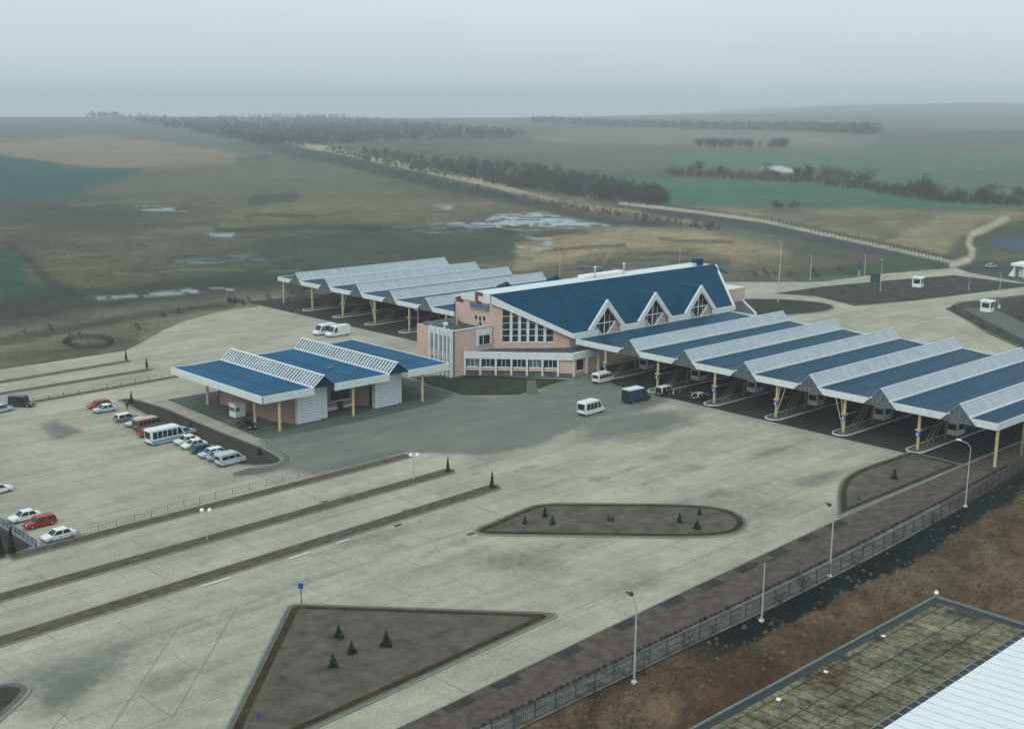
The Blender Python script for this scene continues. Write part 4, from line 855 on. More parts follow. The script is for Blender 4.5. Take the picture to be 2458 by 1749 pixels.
k = MB().box(118.6, 122.4, 170.42, 170.58, 1.6, 3.4).build('window', M['glass'], S); MB().box(119.8, 121.0, 170.38, 170.5, 0, 2.3).build('door', M['dark'], S)
fr = MB().box(118.5, 122.5, 170.3, 170.44, 1.4, 1.58)
fr.build('sill', M['white'], k); MB().box(117.75, 119.75, 170.3, 170.58, 0, .55).build('plinth', M['white'], S); MB().box(121.05, 123.4, 170.3, 170.58, 0, .55).build('plinth', M['white'], S)
mb = MB(); mb.obox((122, 175.5), 2.0, .5, z1-.2, z1-.02, .4); tag(mb.build('roof_plank', M['cream_dark']), 'short tan plank lying on the blue roof of the inspection building', 'plank')
bt = thing('guard_booth', 'small white guard booth with dark windows beside the pink wall', 'booth', (104.1, 177.3, .02), local=True)
MB().box(-1, 1, -1, 1, .1, 2.35).build('wall', M['white'], bt, bevel=.03); MB().box(-1.1, 1.1, -1.1, 1.1, 2.35, 2.47).build('roof', M['white'], bt); MB().box(-1.03, -.99, -.8, .9, 1.1, 1.8).build('window', M['glass_blue'], bt); MB().box(-.9, -.2, -1.04, -1, 1.1, 1.8).build('window', M['glass_blue'], bt); MB().box(-.9, .9, -.9, .9, 0, .1).build('plinth', M['dark'], bt)

# ------------------------------------------------------------------ vehicles (local x forward, on z = 0)
def wheels(t, xs, W, r=.31, wd=.2):
    for x in xs:
        for s in (-1, 1):
            k = MB().tube((x, s*(W/2-.02), r), (x, s*(W/2-wd), r), r, n=14).build('wheel', M['tyre'], t); MB().tube((x, s*(W/2+.005), r), (x, s*(W/2-.03), r), r*.58, n=10).build('rim', M['rim'], k)
def lights(t, L, W, z, zr=None):
    for s in (-1, 1):
        MB().box(L/2-.03, L/2+.02, s*(W/2-.3)-.16, s*(W/2-.3)+.16, z-.08, z+.08).build('headlight', M['lamp_light'], t)
        MB().box(-L/2-.02, -L/2+.03, s*(W/2-.2)-.11, s*(W/2-.2)+.11, (zr or z)-.1, (zr or z)+.1).build('tail_light', M['red'], t)
def sideprof(P, W, bev): 
    mb = MB(); return mb.poly([(x, -W/2, z) for x, z in P], (0, W, 0)), bev
def car(t, pm, kind='sedan', L=3.95, W=1.6, H=1.32, roof=None):
    hb = .80; f, r = L/2, -L/2
    prof = [(r, .32), (r-.0, .62), (r+.06, hb-.02), (f-1.25, hb+.03), (f-.15, hb-.12), (f, .55), (f, .30), (f-.5, .22), (r+.45, .22)]
    mb, _ = sideprof(prof, W, 0); mb.build('body', pm, t, bevel=.07)
    if kind == 'sedan': x0b, x1b, x0t, x1t = r+.62, f-1.0, r+1.05, f-1.62
    elif kind == 'hatch': x0b, x1b, x0t, x1t = r+.12, f-.95, r+.5, f-1.6
    elif kind == 'estate': x0b, x1b, x0t, x1t = r+.08, f-1.0, r+.3, f-1.55
    else: x0b, x1b, x0t, x1t = r+.05, f-1.15, r+.12, f-1.4
    wb, wt = W-.12, W-.38
    MB().frustum(x0b, x1b, wb, hb-.02, x0t, x1t, wt, H-.05).build('cabin_window', M['car_glass'], t)
    rf = MB().frustum(x0t-.06, x1t+.06, wt+.08, H-.06, x0t+.02, x1t-.02, wt-.02, H); pl = rf; mid_b = (x0b+x1b)/2-.05; mid_t = (x0t+x1t)/2-.05
    for s in (-1, 1):
        for a, b in ((x0b+.02, x0t), (x1b-.02, x1t), (mid_b, mid_t)): pl.beam((a, s*(wb/2-.0), hb-.02), (b, s*(wt/2+.02), H-.04), .06 if a != x0b+.02 else .16, .05)
    pl.build('roof', roof or pm, t); wheels(t, (r+.72, f-.68), W); lights(t, L, W, .6)
    for x in (r-.05, f-.06): MB().box(x, x+.11, -W/2+.04, W/2-.04, .32, .46).build('bumper', M['dark'], t, bevel=.02)
    MB().box(r-.04, r-.02, -.25, .25, .5, .6).build('number_plate', M['plate'], t)
def van(t, pm, L=4.9, W=1.8, H=2.1, roof=None, wins=3, nose=.9, windows=True, stripe=None, hroof=0., rw=True):
    f, r = L/2, -L/2; belt = 1.05
    prof = [(r, .35), (r, H-.18), (r+.12, H), (f-nose-.75, H), (f-nose-.5, H-.08), (f-nose+.25, belt+.08), (f-.12, belt-.12), (f, .75), (f, .32), (f-.5, .24), (r+.4, .24)]
    mb, _ = sideprof(prof, W, 0); mb.build('body', pm, t, bevel=.08)
    if roof: MB().poly([(r+.02, -W/2+.03, H-.1), (f-nose-.7, -W/2+.03, H-.1), (f-nose-.7, W/2-.03, H-.1), (r+.02, W/2-.03, H-.1)], (0, 0, .16+hroof)).build('roof', roof, t, bevel=.06)
    # windscreen
    a, b = (f-nose-.44, H-.16), (f-nose+.2, belt+.12)
    MB().poly([(a[0]+.03, -W/2+.2, a[1]), (a[0]+.03, W/2-.2, a[1]), (b[0]+.03, W/2-.12, b[1]), (b[0]+.03, -W/2+.12, b[1])], (.03, 0, .03)).build('windscreen', M['car_glass'], t)
    for s in (-1, 1):
        y = s*(W/2+.004)
        MB().poly([(f-nose-.05, y, belt+.05), (f-nose-.62, y, H-.3), (f-nose-1.05, y, H-.3), (f-nose-1.05, y, belt+.05)], (0, s*.02, 0)).build('side_window', M['car_glass'], t)
        if windows:
            x1 = f-nose-1.2; wl = (x1-(r+.25))/wins
            for i in range(wins): MB().box(x1-wl*(i+1)+.1, x1-wl*i-.02, min(y, y+s*.02), max(y, y+s*.02), belt+.02, H-.32).build('side_window', M['car_glass'], t)
        if stripe: MB().box(r+.1, f-.3, min(y, y+s*.015), max(y, y+s*.015), .45, .82).build('stripe', stripe, t)
    if rw: MB().box(r-.02, r, -W/2+.22, W/2-.22, belt+.05, H-.32).build('rear_window', M['car_glass'], t)
    wheels(t, (r+.85, f-.8), W, .33); lights(t, L, W, .72, .9)
    for x in (r-.06, f-.05): MB().box(x, x+.12, -W/2+.05, W/2-.05, .32, .5).build('bumper', M['dark'] if x < 0 else M['kerb'], t, bevel=.02)
def veh(name, label, cat, px, rz, fn, dz=.0, **kw):
    p = G(*px) if len(px) == 2 else px
    t = thing(name, label, cat, (p[0], p[1], .015+dz), rz, kw.pop('group', None), local=True); fn(t, **kw); return t
W_ = paint('white', (.70, .73, .71)); LG = paint('light_grey', (.42, .48, .50)); BG = paint('blue_grey', (.13, .18, .22)); RD = paint('red', (.30, .012, .018)); BL = paint('blue', (.008, .035, .105)); DK = paint('black', (.012, .018, .02))
TL = paint('teal', (.02, .07, .085)); OR = paint('brown', (.15, .105, .08)); BE = paint('beige', (.46, .34, .23)); SK = paint('sky_blue', (.22, .36, .46)); CR = paint('cream', (.60, .62, .56)); GN = paint('dark_green', (.02, .032, .032)); BUSB = paint('bus_blue', (.10, .28, .42))
z5 = lambda x, y: (x/3.1236, 880+y/3.1236); PI = math.pi
veh('cargo_van', 'white panel van with a rounded roof, nearer of the pair on the pale apron', 'van', (811, 806), PI+.05, van, pm=W_, L=5.9, W=2.0, H=2.45, nose=1.0, windows=False)
veh('minibus', 'white minibus with side windows behind the panel van on the pale apron', 'minibus', (779, 802), PI+.05, van, pm=W_, L=5.6, W=2.0, H=2.35, nose=1.0, wins=2)
veh('minibus', 'boxy white minibus with black windows at the kerb of the terminal wing', 'minibus', (1447, 917), .06, van, pm=W_, L=4.7, W=1.8, H=2.05, nose=.45, wins=3)
veh('minibus', 'white high roofed minibus driving across the forecourt, nearest of the three', 'minibus', (1418, 992), .08, van, pm=W_, L=5.4, W=2.0, H=2.45, nose=.9, wins=3)
veh('delivery_van', 'dark blue van with a white roof in the middle of the forecourt', 'van', (1527, 963), -.05, van, pm=BL, L=5.6, W=2.05, H=2.5, nose=1.1, wins=1, windows=False, roof=W_, hroof=.1, rw=False)
vt = bpy.data.objects['delivery_van']; MB().box(-2.86, -2.82, -.9, .9, .6, 2.3).build('rear_door', DK, vt); MB().box(-2.7, 2.4, 1.005, 1.03, .4, .85).build('side_skirt', DK, vt)
MB().box(-2.7, 2.4, -1.03, -1.005, .4, .85).build('side_skirt', DK, vt)
veh('estate_car', 'cream roofed off roader with black lower body beside the first kerbed lane', 'car', (1597, 947), .05, car, pm=DK, kind='jeep', L=4.3, W=1.7, H=1.75, roof=W_)
t = veh('hatchback', 'pale hatchback with its tailgate raised in the second canopy lane', 'car', (1681, 958), .02, car, pm=DK, kind='hatch', L=3.9, roof=CR)  # black body: shade on its lower half is put into the paint colour
MB().poly([(-1.45, -.6, 1.32), (-1.45, .6, 1.32), (-2.5, .55, 1.62), (-2.5, -.55, 1.62)], (0, 0, .05)).build('tailgate', CR, t)
MB().poly([(.7, -.62, .86), (.7, .62, .86), (1.6, .6, .8), (1.6, -.6, .8)], (0, 0, .03)).build('bonnet', CR, t)
veh('dark_sedan', 'black saloon parked in front of the inspection building booth', 'car', (592, 1027), -PI/2-.03, car, pm=DK, kind='sedan')
row = 'cars parked nose to kerb along the soil bed'
veh('parked_car', 'red car at the far end of the row, mostly hidden by a white saloon', 'car', (238, 978), PI, car, pm=RD, kind='hatch', group=row)
veh('parked_car', 'white saloon with grey sides parked just in front of the red car', 'car', (252, 988), PI, car, pm=LG, roof=W_, kind='sedan', group=row)
veh('parked_car', 'blue grey estate with a white roof, third from the far end of the row', 'car', (303, 1009), .1, car, pm=BG, roof=W_, kind='estate', group=row)
veh('parked_car', 'pale saloon squeezed between the white roofed estate and the brown van', 'car', (331, 1021), PI, car, pm=LG, roof=W_, kind='sedan', group=row)
veh('parked_van', 'brown van with a beige roof beside the white bus', 'van', (357, 1029), .08, van, pm=OR, L=4.9, W=1.8, H=1.95, nose=.5, wins=4, roof=BE)
veh('parked_car', 'dark red car showing only its tail behind the white bus', 'car', (361, 1045), .05, car, pm=RD, kind='hatch', group=row)
veh('small_bus', 'white small bus with a blue lower stripe in the parking row', 'bus', (397, 1060), .06, van, pm=W_, L=6.1, W=2.1, H=2.5, nose=.35, wins=5, stripe=BUSB)
veh('parked_car', 'sky blue car peeping out beyond the nose of the white bus', 'car', (442, 1043), .05, car, pm=SK, kind='hatch', L=3.6, group=row)
veh('parked_car', 'white saloon parked directly next to the white bus', 'car', (449, 1064), PI-.03, car, pm=W_, kind='sedan', group=row)
veh('parked_car', 'second white saloon after the bus, beside the dark teal car', 'car', (466, 1074), PI-.03, car, pm=W_, kind='sedan', group=row)
veh('parked_car', 'dark teal car between the second white saloon and a pale hatchback', 'car', (488, 1084), 0, car, pm=TL, kind='hatch', group=row)
veh('parked_car', 'white and blue hatchback just past the dark teal car', 'car', (508, 1095), PI, car, pm=LG, roof=W_, kind='hatch', group=row)
veh('parked_car', 'blue grey saloon tucked behind the last grey van of the row', 'car', (528, 1103), 0, car, pm=SK, kind='sedan', group=row)
veh('parked_van', 'pale grey van closing the near end of the parking row', 'van', (553, 1113), .08, van, pm=LG, L=4.5, W=1.75, H=1.9, nose=.8, wins=2, windows=True)
veh('jeep', 'dark boxy off roader standing near the far hedge of the car park', 'car', (53, 975), -.9, car, pm=GN, kind='jeep', L=4.3, W=1.8, H=1.9)
veh('parked_car', 'silver car cut by the left edge beside the dark off roader', 'car', (2, 989), .2, car, pm=LG, kind='hatch', L=4.0, H=1.4)
veh('parked_car', 'white car cut by the left edge in the middle of the car park', 'car', (-6, 1183), .1, car, pm=W_, kind='hatch')
west = 'three cars parked by the blue fence'
veh('parked_car', 'white saloon at the blue fence, farthest of the three there', 'car', (60, 1248), PI+.02, car, pm=W_, kind='sedan', group=west)
veh('parked_car', 'bright red estate between two white saloons by the blue fence', 'car', (96, 1262), PI+.04, car, pm=RD, kind='estate', group=west)
veh('parked_car', 'white saloon at the blue fence, nearest to the lanes', 'car', (141, 1293), PI+.04, car, pm=W_, kind='sedan', L=4.1, group=west)
veh('distant_car', 'silver saloon on the highway at the far right', 'car', (2378, 642), -.3, car, pm=LG, kind='sedan')

# ------------------------------------------------------------------ people by the canopy
def person(label, px, top, trouser, rz, H=1.72):
    p = G(*px); t = thing('person', label, 'person', (p[0], p[1], .0), rz, local=True); s = H/1.75
    me = bpy.data.meshes.new('body')
    J = [((0, 0, .95), .15), ((0, 0, 1.2), .155), ((0, 0, 1.42), .16), ((0, 0, 1.52), .065), ((.01, 0, 1.60), .085), ((.01, 0, 1.70), .10),
         ((0, .10, .88), .10), ((.03, .12, .48), .075), ((-.02, .12, .09), .055), ((.12, .13, .04), .045), ((0, -.10, .88), .10), ((-.03, -.12, .48), .075), ((-.06, -.12, .09), .055), ((.08, -.13, .04), .045),
         ((0, .21, 1.40), .065), ((-.03, .26, 1.12), .05), ((.08, .25, .88), .04), ((0, -.21, 1.40), .065), ((-.03, -.26, 1.12), .05), ((.08, -.25, .88), .04)]
    E_ = [(0, 1), (1, 2), (2, 3), (3, 4), (4, 5), (0, 6), (6, 7), (7, 8), (8, 9), (0, 10), (10, 11), (11, 12), (12, 13), (2, 14), (14, 15), (15, 16), (2, 17), (17, 18), (18, 19)]
    me.from_pydata([tuple(c*s for c in j[0]) for j in J], E_, []); o = bpy.data.objects.new('body', me); sc.collection.objects.link(o); o.parent = t
    md = o.modifiers.new('skin', 'SKIN'); 
    for v, j in zip(me.skin_vertices[0].data, J): v.radius = (j[1]*s, j[1]*s)
    me.skin_vertices[0].data[0].use_root = True; o.modifiers.new('sub', 'SUBSURF').levels = 1
    bpy.context.view_layer.update(); nm = bpy.data.meshes.new_from_object(o.evaluated_get(bpy.context.evaluated_depsgraph_get())); o.modifiers.clear(); o.data = nm; nm.name = 'body'
    nm.materials.clear()
    for mm in (trouser, top, M['skin']): nm.materials.append(mm)
    for f in nm.polygons: z = f.center.z/s; f.material_index = 2 if z > 1.5 or (z < .93 and abs(f.center.y/s) > .22) else (1 if z > .93 else 0)
    MB().ball((-.01*s, 0, 1.76*s), .095*s, 8, 5, .8).build('hair', M['dark'], t)
    return t
person('person in a white top and dark trousers beside the off roader', (1616, 957), W_, DK, 2.2)
person('person in dark clothes standing right of the one in white', (1631, 958), DK, DK, -2.6)
person('person in dark clothes close behind the off roader', (1607, 953), DK, BG, .3, 1.6)
person('person in dark clothes standing beside the far end of the parking row', (306, 985), DK, DK, 1.)

# ------------------------------------------------------------------ street lamps and poles
def tall_lamp(label, base, top, head='flood', name='street_lamp', group='tall lamps along the pavement'):
    p = G(*base); h = GYp(top[0], top[1], p[1])[2]; t = thing(name, label, 'street lamp', (p[0], p[1], 0), 0, group, local=True)
    if head == 'arm':
        MB().tube((0, 0, 0), (0, 0, h*.52), .10, .085).tube((0, 0, h*.52), (0, 0, h-1.1), .07, .055).build('pole', M['metal_pole'], t)
        a = MB().tube((0, 0, h-1.1), (-.25, .35, h-.5), .05).tube((-.25, .35, h-.5), (-.9, 1.1, h-.15), .05); a.build('arm', M['metal_pole'], t)
        MB().beam((-.8, 1.0, h-.12), (-1.25, 1.5, h), .28, .18).build('lamp_head', M['globe'], t, bevel=.03)
    elif head == 'tee':
        MB().tube((0, 0, 0), (0, 0, h*.3), .12, .11).tube((0, 0, h*.3), (0, 0, h), .085, .06).build('pole', M['metal_pole'], t)
        MB().beam((-1.3, .35, h), (1.3, -.35, h), .12, .10).build('crossbar', M['fence_dark'], t)
        for s in (-1, 1): MB().obox((s*1.1, -s*.3), .5, .25, h-.05, h+.15, -.25).build('lamp_head', M['fence_dark'], t)
    else:
        MB().tube((0, 0, 0), (0, 0, h-1.2), .11, .075).build('pole', M['metal_pole'], t); a = MB().tube((0, 0, h-1.2), (-.35, .3, h-.1), .05); a.build('arm', M['metal_pole'], t)
        MB().ball((-.4, .38, h), .26, 8, 6, .8).build('lamp_head', M['fence_dark'], t); MB().ball((-.75, .55, h+.2), .14, 8, 5, .7).build('lamp_head', M['fence_dark'], t)
    MB().box(-.2, .2, -.2, .2, 0, .25).build('base', M['white_bright'], t)
tall_lamp('pale lamp post with dark floodlights at the fence, nearest the triangle island', (1522, 1639), (1516, 1430))
tall_lamp('lamp post with a dark T shaped crossbar standing at the fence', (1828, 1491), (1835, 1347), 'tee')
tall_lamp('pale lamp post with dark floodlights between the T post and the corner island', (1991, 1384), (2001, 1212))
tall_lamp('pale lamp post with a curved arm and white head near the canopy end', (2317, 1216), (2325, 1058), 'arm')
def mast(label, base, top, r=.09, cat='lamp post', ext=None, band=None):
    p = G(*base); h = GYp(top[0], top[1], p[1])[2]; t = thing('lamp_mast', label, cat, (p[0], p[1], 0), 0, 'distant pale masts', local=True)
    MB().tube((0, 0, 0), (0, 0, h), r*1.3, r*.8).build('pole', M['metal_pole'], t); MB().box(-.15, .15, -.15, .15, 0, .3).build('base', M['white'], t)
    MB().beam((0, 0, h), (-.7, .5, h+.15), .12, .1).build('lamp_head', M['metal_pole'], t)
    if band: MB().tube((0, 0, band[0]), (0, 0, band[1]), r*1.8, n=8).build('band', band[2], t)
mast('very tall mast in the middle of the roundabout lawn', (1867.6, 725), (1874, 582), .11, band=(13, 14, M['cream']))
mast('pale mast with a dark sign beside it left of the upper road', (1944.7, 671.8), (1948, 612))
mast('pale mast with a red box at its foot beside the upper road', (2075, 663), (2077, 612), band=(.1, .9, M['red']))
mast('pale mast just right of the dark green signboard', (2113, 699), (2116, 623))
mast('pale mast with a red lamp box behind the white east kiosk', (2395.6, 738), (2401, 656), band=(2.2, 2.9, M['red']))
mast('slender mast left of the terminal, beyond the inspection building', (1004, 852), (1004, 744), .07)
mast('mast peeping above the terminal roof, left of the flues', (1343, 690), (1344.5, 607), .07)
mast('mast peeping above the terminal roof, near its right end', (1630, 670), (1630, 600), .07)
mast('short pole with a yellow foot beside the lower road', (2325, 694), (2327, 660), .06, band=(0, .8, M['cream']))
def globe_lamp(label, base, top, n=2):
    p = G(*base); h = GYp(top[0], top[1], p[1])[2]; t = thing('globe_lamp', label, 'street lamp', (p[0], p[1], 0), 0, 'globe lamps on the medians', local=True)
    MB().tube((0, 0, 0), (0, 0, h-.3), .07, .05).build('pole', M['metal_pole'], t); MB().beam((-.35, .28, h-.35), (.35, -.28, h-.35), .06, .06).build('crossbar', M['metal_pole'], t)
    for s in (-1, 1): MB().ball((-s*.36, s*.29, h-.1), .26, 12, 8).build('globe', M['globe'], t, smooth=True)
    MB().box(-.12, .12, -.12, .12, 0, .2).build('base', M['kerb'], t)
globe_lamp('lamp with two white globes on the first median, left of the junipers', (497, 1296), (494, 1222)); globe_lamp('lamp with two white globes at the right end of the railing', (994, 1152), (993, 1090))

# ------------------------------------------------------------------ signs, kiosks and gate things on the east road
def signboard(label, base, c, w_, h_, m, rz=-.6, legs=1, name='road_sign'):
    p = G(*base); cc = GYp(c[0], c[1], p[1]); t = thing(name, label, 'sign', (p[0], p[1], 0), rz, local=True)
    MB().box(-w_/2, w_/2, -.05, .05, cc[2]-h_/2, cc[2]+h_/2).build('board', m, t, bevel=.02)
    for o in ([0] if legs == 1 else [-w_*.3, w_*.3]): MB().tube((o, .08, 0), (o, .08, cc[2]+h_/2-.1), .06, n=6).build('post', M['fence_dark'], t)
signboard('large dark green board on posts beside the upper road', (2098, 708), (2100, 667), 2.9, 2.2, M['sign_dark'], legs=2)
signboard('small blue board high on a post beyond the upper road', (2061, 663), (2062, 632), 1.0, 1.1, M['sign_blue'])
signboard('small dark green sign at the foot of a pale mast', (1951, 668), (1950, 649), 1.1, 1.4, M['sign_dark'])
signboard('small blue sign on a thin post at the tip of the triangle island', (723, 1449), (721, 1406), .55, .6, M['sign_blue'], -.78)
signboard('small blue marker standing in the lower part of the triangle island', (620, 1722), (620, 1715), .3, .4, M['sign_blue'], -.78)
def kiosk(label, base, L=3., W=2.6, H=2.9, rz=.2):
    p = G(*base); t = thing('kiosk', label, 'kiosk', (p[0], p[1], .15), rz, local=True)
    MB().box(-L/2, L/2, -W/2, W/2, 0, H-.3).build('wall', M['white_bright'], t, bevel=.03); MB().box(-L/2-.3, L/2+.3, -W/2-.3, W/2+.3, H-.3, H).build('roof', M['white_bright'], t)
    MB().box(-L/2+.35, L/2-.35, -W/2-.03, -W/2+.0, 1.0, H-.5).build('window', M['glass'], t); MB().box(-L/2-.03, -L/2, -W/2+.3, W/2-.4, 1.1, H-.6).build('window', M['glass'], t)
    for x in (-.2, .7): MB().box(x-.05, x+.05, -W/2-.05, -W/2-.031, 1.0, H-.5).build('glazing_bar', M['white_bright'], t)
    for s in (-1, 1): MB().ball((s*(L/2), 0, H+.12), .15, 6, 4).build('roof_lamp', M['dark'], t)
kiosk('white control kiosk on the dark plot beside the upper road', (2203, 689)); kiosk('white control kiosk on the soil bed beside the lower road', (2369, 748), rz=.1)
t = thing('gate_shelter', 'white flat roofed gate shelter at the right edge', 'shelter', G(2456, 664), .0, local=True)
MB().box(-4, 4, -2.5, 2.5, 3.6, 4.4).build('roof', M['white_bright'], t)
for x in (-3.2, 3.2): MB().box(x-.25, x+.25, -1.8, -1.3, 0, 3.6).build('pillar', M['white'], t); MB().box(x-.25, x+.25, 1.3, 1.8, 0, 3.6).build('pillar', M['white'], t)
MB().box(-1.5, 1.5, -.9, .9, 0, 2.6).build('booth', M['white'], t)
t = thing('tent_marker', 'small white pyramid marker left of the gate shelter', 'marker', G(2431, 662), 0, local=True); MB().frustum(-1, 1, 2, 0, -.1, .1, .2, 2.2).build('cone', M['white_bright'], t)
t = thing('bollard_post', 'slim white post near the small blue board', 'post', G(2061, 662), 0, local=True); MB().tube((0, 0, 0), (0, 0, 1.9), .22, .12).build('post', M['white_bright'], t)
t = thing('barrier_post', 'white post with red top beside the east kiosk', 'barrier', G(2300+98, 741), 0, local=True); MB().tube((0, 0, 0), (0, 0, 1.1), .3).build('post', M['white'], t); MB().tube((0, 0, 1.1), (0, 0, 1.5), .3).build('cap', M['red'], t)

# ------------------------------------------------------------------ fences
def fence(label, pts, step, h, rails, m, name, rw=.05, pr=.045, pickets=0., cat='fence', zb=0.):
    t = thing(name, label, cat, (pts[0][0], pts[0][1], 0)); L_ = 0; posts = []
    for a, b in zip(pts[:-1], pts[1:]):
        a = np.array(a[:2]); b = np.array(b[:2]); d = np.hypot(*(b-a)); n = max(1, int(round(d/step)))
        for i in range(n): posts.append(tuple(a+(b-a)*i/n))
    posts.append(tuple(pts[-1][:2])); rl = MB(); pk = MB()
    for i, p in enumerate(posts[:100]): MB().tube((p[0], p[1], zb), (p[0], p[1], zb+h), pr, n=6).build('post', m, t)
    posts = posts[:100]
    for p, q2 in zip(posts[:-1], posts[1:]):
        for r_ in rails: rl.beam((p[0], p[1], zb+r_), (q2[0], q2[1], zb+r_), rw, rw)
        if pickets:
            n = max(1, int(math.hypot(q2[0]-p[0], q2[1]-p[1])/pickets))
            for k_ in range(1, n): u = k_/n; pk.box(p[0]+(q2[0]-p[0])*u-.012, p[0]+(q2[0]-p[0])*u+.012, p[1]+(q2[1]-p[1])*u-.012, p[1]+(q2[1]-p[1])*u+.012, zb+rails[0], zb+rails[-1])
    rl.build('rail', m, t)
    if pickets: pk.build('picket', m, t)
    return t
fence('dark mesh fence on posts between the red pavement and the rough bank', GG((1180, 1775), (1600, 1574), (1824, 1468), (1990, 1385), (2120, 1318), (2300, 1220), (2458, 1124), (2600, 1040)), 2.6, 1.75, (.15, .9, 1.5, 1.68), M['fence_dark'], 'security_fence', .045, .06, .22)
fence('pale grey railing along the edge of the car park', [V(93, 1224), V(300, 1164), V(480, 1112), V(700, 1055), V(905, 1004)], 2.7, 1.0, (.15, .5, .92), M['fence_grey'], 'railing', .035, .05, .45)
fence('blue picket fence beside the white and red parked cars', GG((-60, 1222), (0, 1256), (88, 1312)), 1.2, .9, (.15, .85), M['fence_blue'], 'picket_fence', .06, .06, .16)
fence('low dark fence along the far hedge strip of the car park', GG((80, 964), (420, 902)), 2.8, .7, (.2, .6), M['fence_dark'], 'low_fence', .03, .06)

# ------------------------------------------------------------------ conifers
def spruce_mesh(seed, h=2., r=.62, m='spruce', tiers=9):
    rd = random.Random(seed); mb = MB()
    for i in range(tiers):
        z = h*(.06+.86*i/tiers); rr_ = r*(1-i/tiers*.92)
        for k in range(11):
            a = rd.uniform(0, 6.28); R = rr_*rd.uniform(.65, 1.1); dz = rd.uniform(-.02, .10)*h; wd = .14*h*(1-.6*i/tiers)*.55
            x, y = math.cos(a)*R, math.sin(a)*R; ox, oy = -math.sin(a)*wd, math.cos(a)*wd
            mb.add([(0, 0, z+.10*h+dz), (x+ox, y+oy, z+dz*.4), (x*1.12, y*1.12, z-.03*h), (x-ox, y-oy, z+dz*.4)], [(0, 1, 2), (0, 2, 3)])
    mb.add([(-.03, 0, h*.85), (.03, 0, h*.85), (0, 0, h*1.02)], [(0, 1, 2)])
    return mb
spp = []
def spruce(label, px, h, seed=0, m='spruce', r=.3, group='young spruces in the islands', name='spruce_tree', z=.12):
    p = G(*px) if len(px) == 2 else px
    if group == 'young spruces in the islands': h *= .88; r = max(r, .36)
    t = thing(name, label, 'tree', (p[0], p[1], z), random.uniform(0, 6), group, local=True)
    spruce_mesh(seed, h, h*r).build('foliage', M[m], t, fixn=False); MB().tube((0, 0, 0), (0, 0, h*.5), .05, .03, 6).build('trunk', M['bark'], t)
v_ = lambda x, y: (x*1.0771, y*1.0771)
spruce('young spruce standing second from left in the triangle island', v_(755, 1423), 1.7, 1); spruce('tallest young spruce, right of the others in the triangle island', v_(861, 1441), 1.95, 2)
spruce('stout young spruce in the middle of the triangle island group', v_(784, 1457), 1.5, 3, r=.42); spruce('young spruce nearest the camera in the triangle island group', v_(742, 1487), 1.6, 4, r=.38)
spruce('dark young spruce near the upper left corner of the long island', v_(1214, 1152), 1.5, 5); spruce('brownish little spruce at the left end of the long island', v_(1170, 1168), 1.3, 6, 'spruce_brown'); spruce('young spruce right of the brownish one in the long island', v_(1231, 1170), 1.5, 7)
spruce('tiny left one of two close saplings in the long island', v_(1357, 1162), .9, 8, r=.16); spruce('tiny right one of two close saplings in the long island', v_(1365, 1162), .9, 9, r=.16)
spruce('young spruce left of the right hand pair in the long island', v_(1514, 1165), 1.5, 10, r=.4); spruce('young spruce at the upper right of the long island', v_(1559, 1148), 1.2, 11); spruce('young spruce nearest the rounded end of the long island', v_(1553, 1179), 1.5, 12, r=.4)
spruce('twin topped young spruce in the corner island', v_(1993, 1068), 1.7, 13, r=.36); spruce('tiny dark seedling near the rounded end of the corner island', v_(1914, 1116), .6, 14); spruce('small dark seedling near the far tip of the corner island', v_(2110, 1022), .8, 15)
for lab, px, h, k in (('slim dark juniper at the tip of the far median strip by the railing', (1075, 1133), 2.3, 16), ('slim dark juniper at the tip of the middle median strip', (1181, 1172), 2.5, 17), ('thin juniper at the end of the farthest left median', (303, 866), 2.2, 18), ('thin juniper at the end of the second far left median', (352.5, 884), 2.2, 19),
                      ('juniper standing at the far corner of the parking bed', (316, 968), 2.3, 20), ('big dark juniper in the bed behind the blue fence', (29, 1330), 3.4, 21), ('dark juniper cut by the left edge behind the blue fence', (1, 1330), 3.2, 22), ('squat juniper bush in the parking bed behind the bus', (458, 1028), 1.3, 23), ('squat juniper bush near the rounded end of the parking bed', (624, 1093), 1.4, 24)):
    spruce(lab, px, h, k, r=.14 if h > 2 else .3, group='junipers', name='juniper')
# shrubs and saplings by the apron
pl = []
def shrub_mesh(seed, h=.9, r=.45, n=60):
    rd = random.Random(seed); mb = MB()
    for k in range(n):
        a = rd.uniform(0, 6.28); R = r*math.sqrt(rd.random()); z = rd.uniform(.1, 1)*h*(1-.4*R/r); x, y = math.cos(a)*R, math.sin(a)*R; s = .16*h*rd.uniform(.6, 1.3)
        u = Vector((rd.gauss(0, 1), rd.gauss(0, 1), rd.gauss(0, 1))).normalized()*s; v2 = Vector((rd.gauss(0, 1), rd.gauss(0, 1), rd.gauss(0, 1))).normalized()*s; c = Vector((x, y, z))
        mb.add([tuple(c), tuple(c+u), tuple(c+v2)], [(0, 1, 2)])
    return mb
sp0 = shrub_mesh(5, 1.4, .6, 90).build('shrub', M['twig'], fixn=False); tag(sp0, 'small bare shrub in the ring planted beside the pale apron', 'shrub', 'ring of small shrubs left of the apron')
first = True
ringp = [G(212+54*math.cos(a), 824+13*math.sin(a)) for a in np.linspace(0, 2*PI, 27)[:-1]]
sp0.location = ringp[0]
for p in ringp[1:]: c = sp0.copy(); sc.collection.objects.link(c); c.location = p; c.rotation_euler = (0, 0, random.uniform(0, 6)); c.scale = (random.uniform(.8, 1.3),)*3
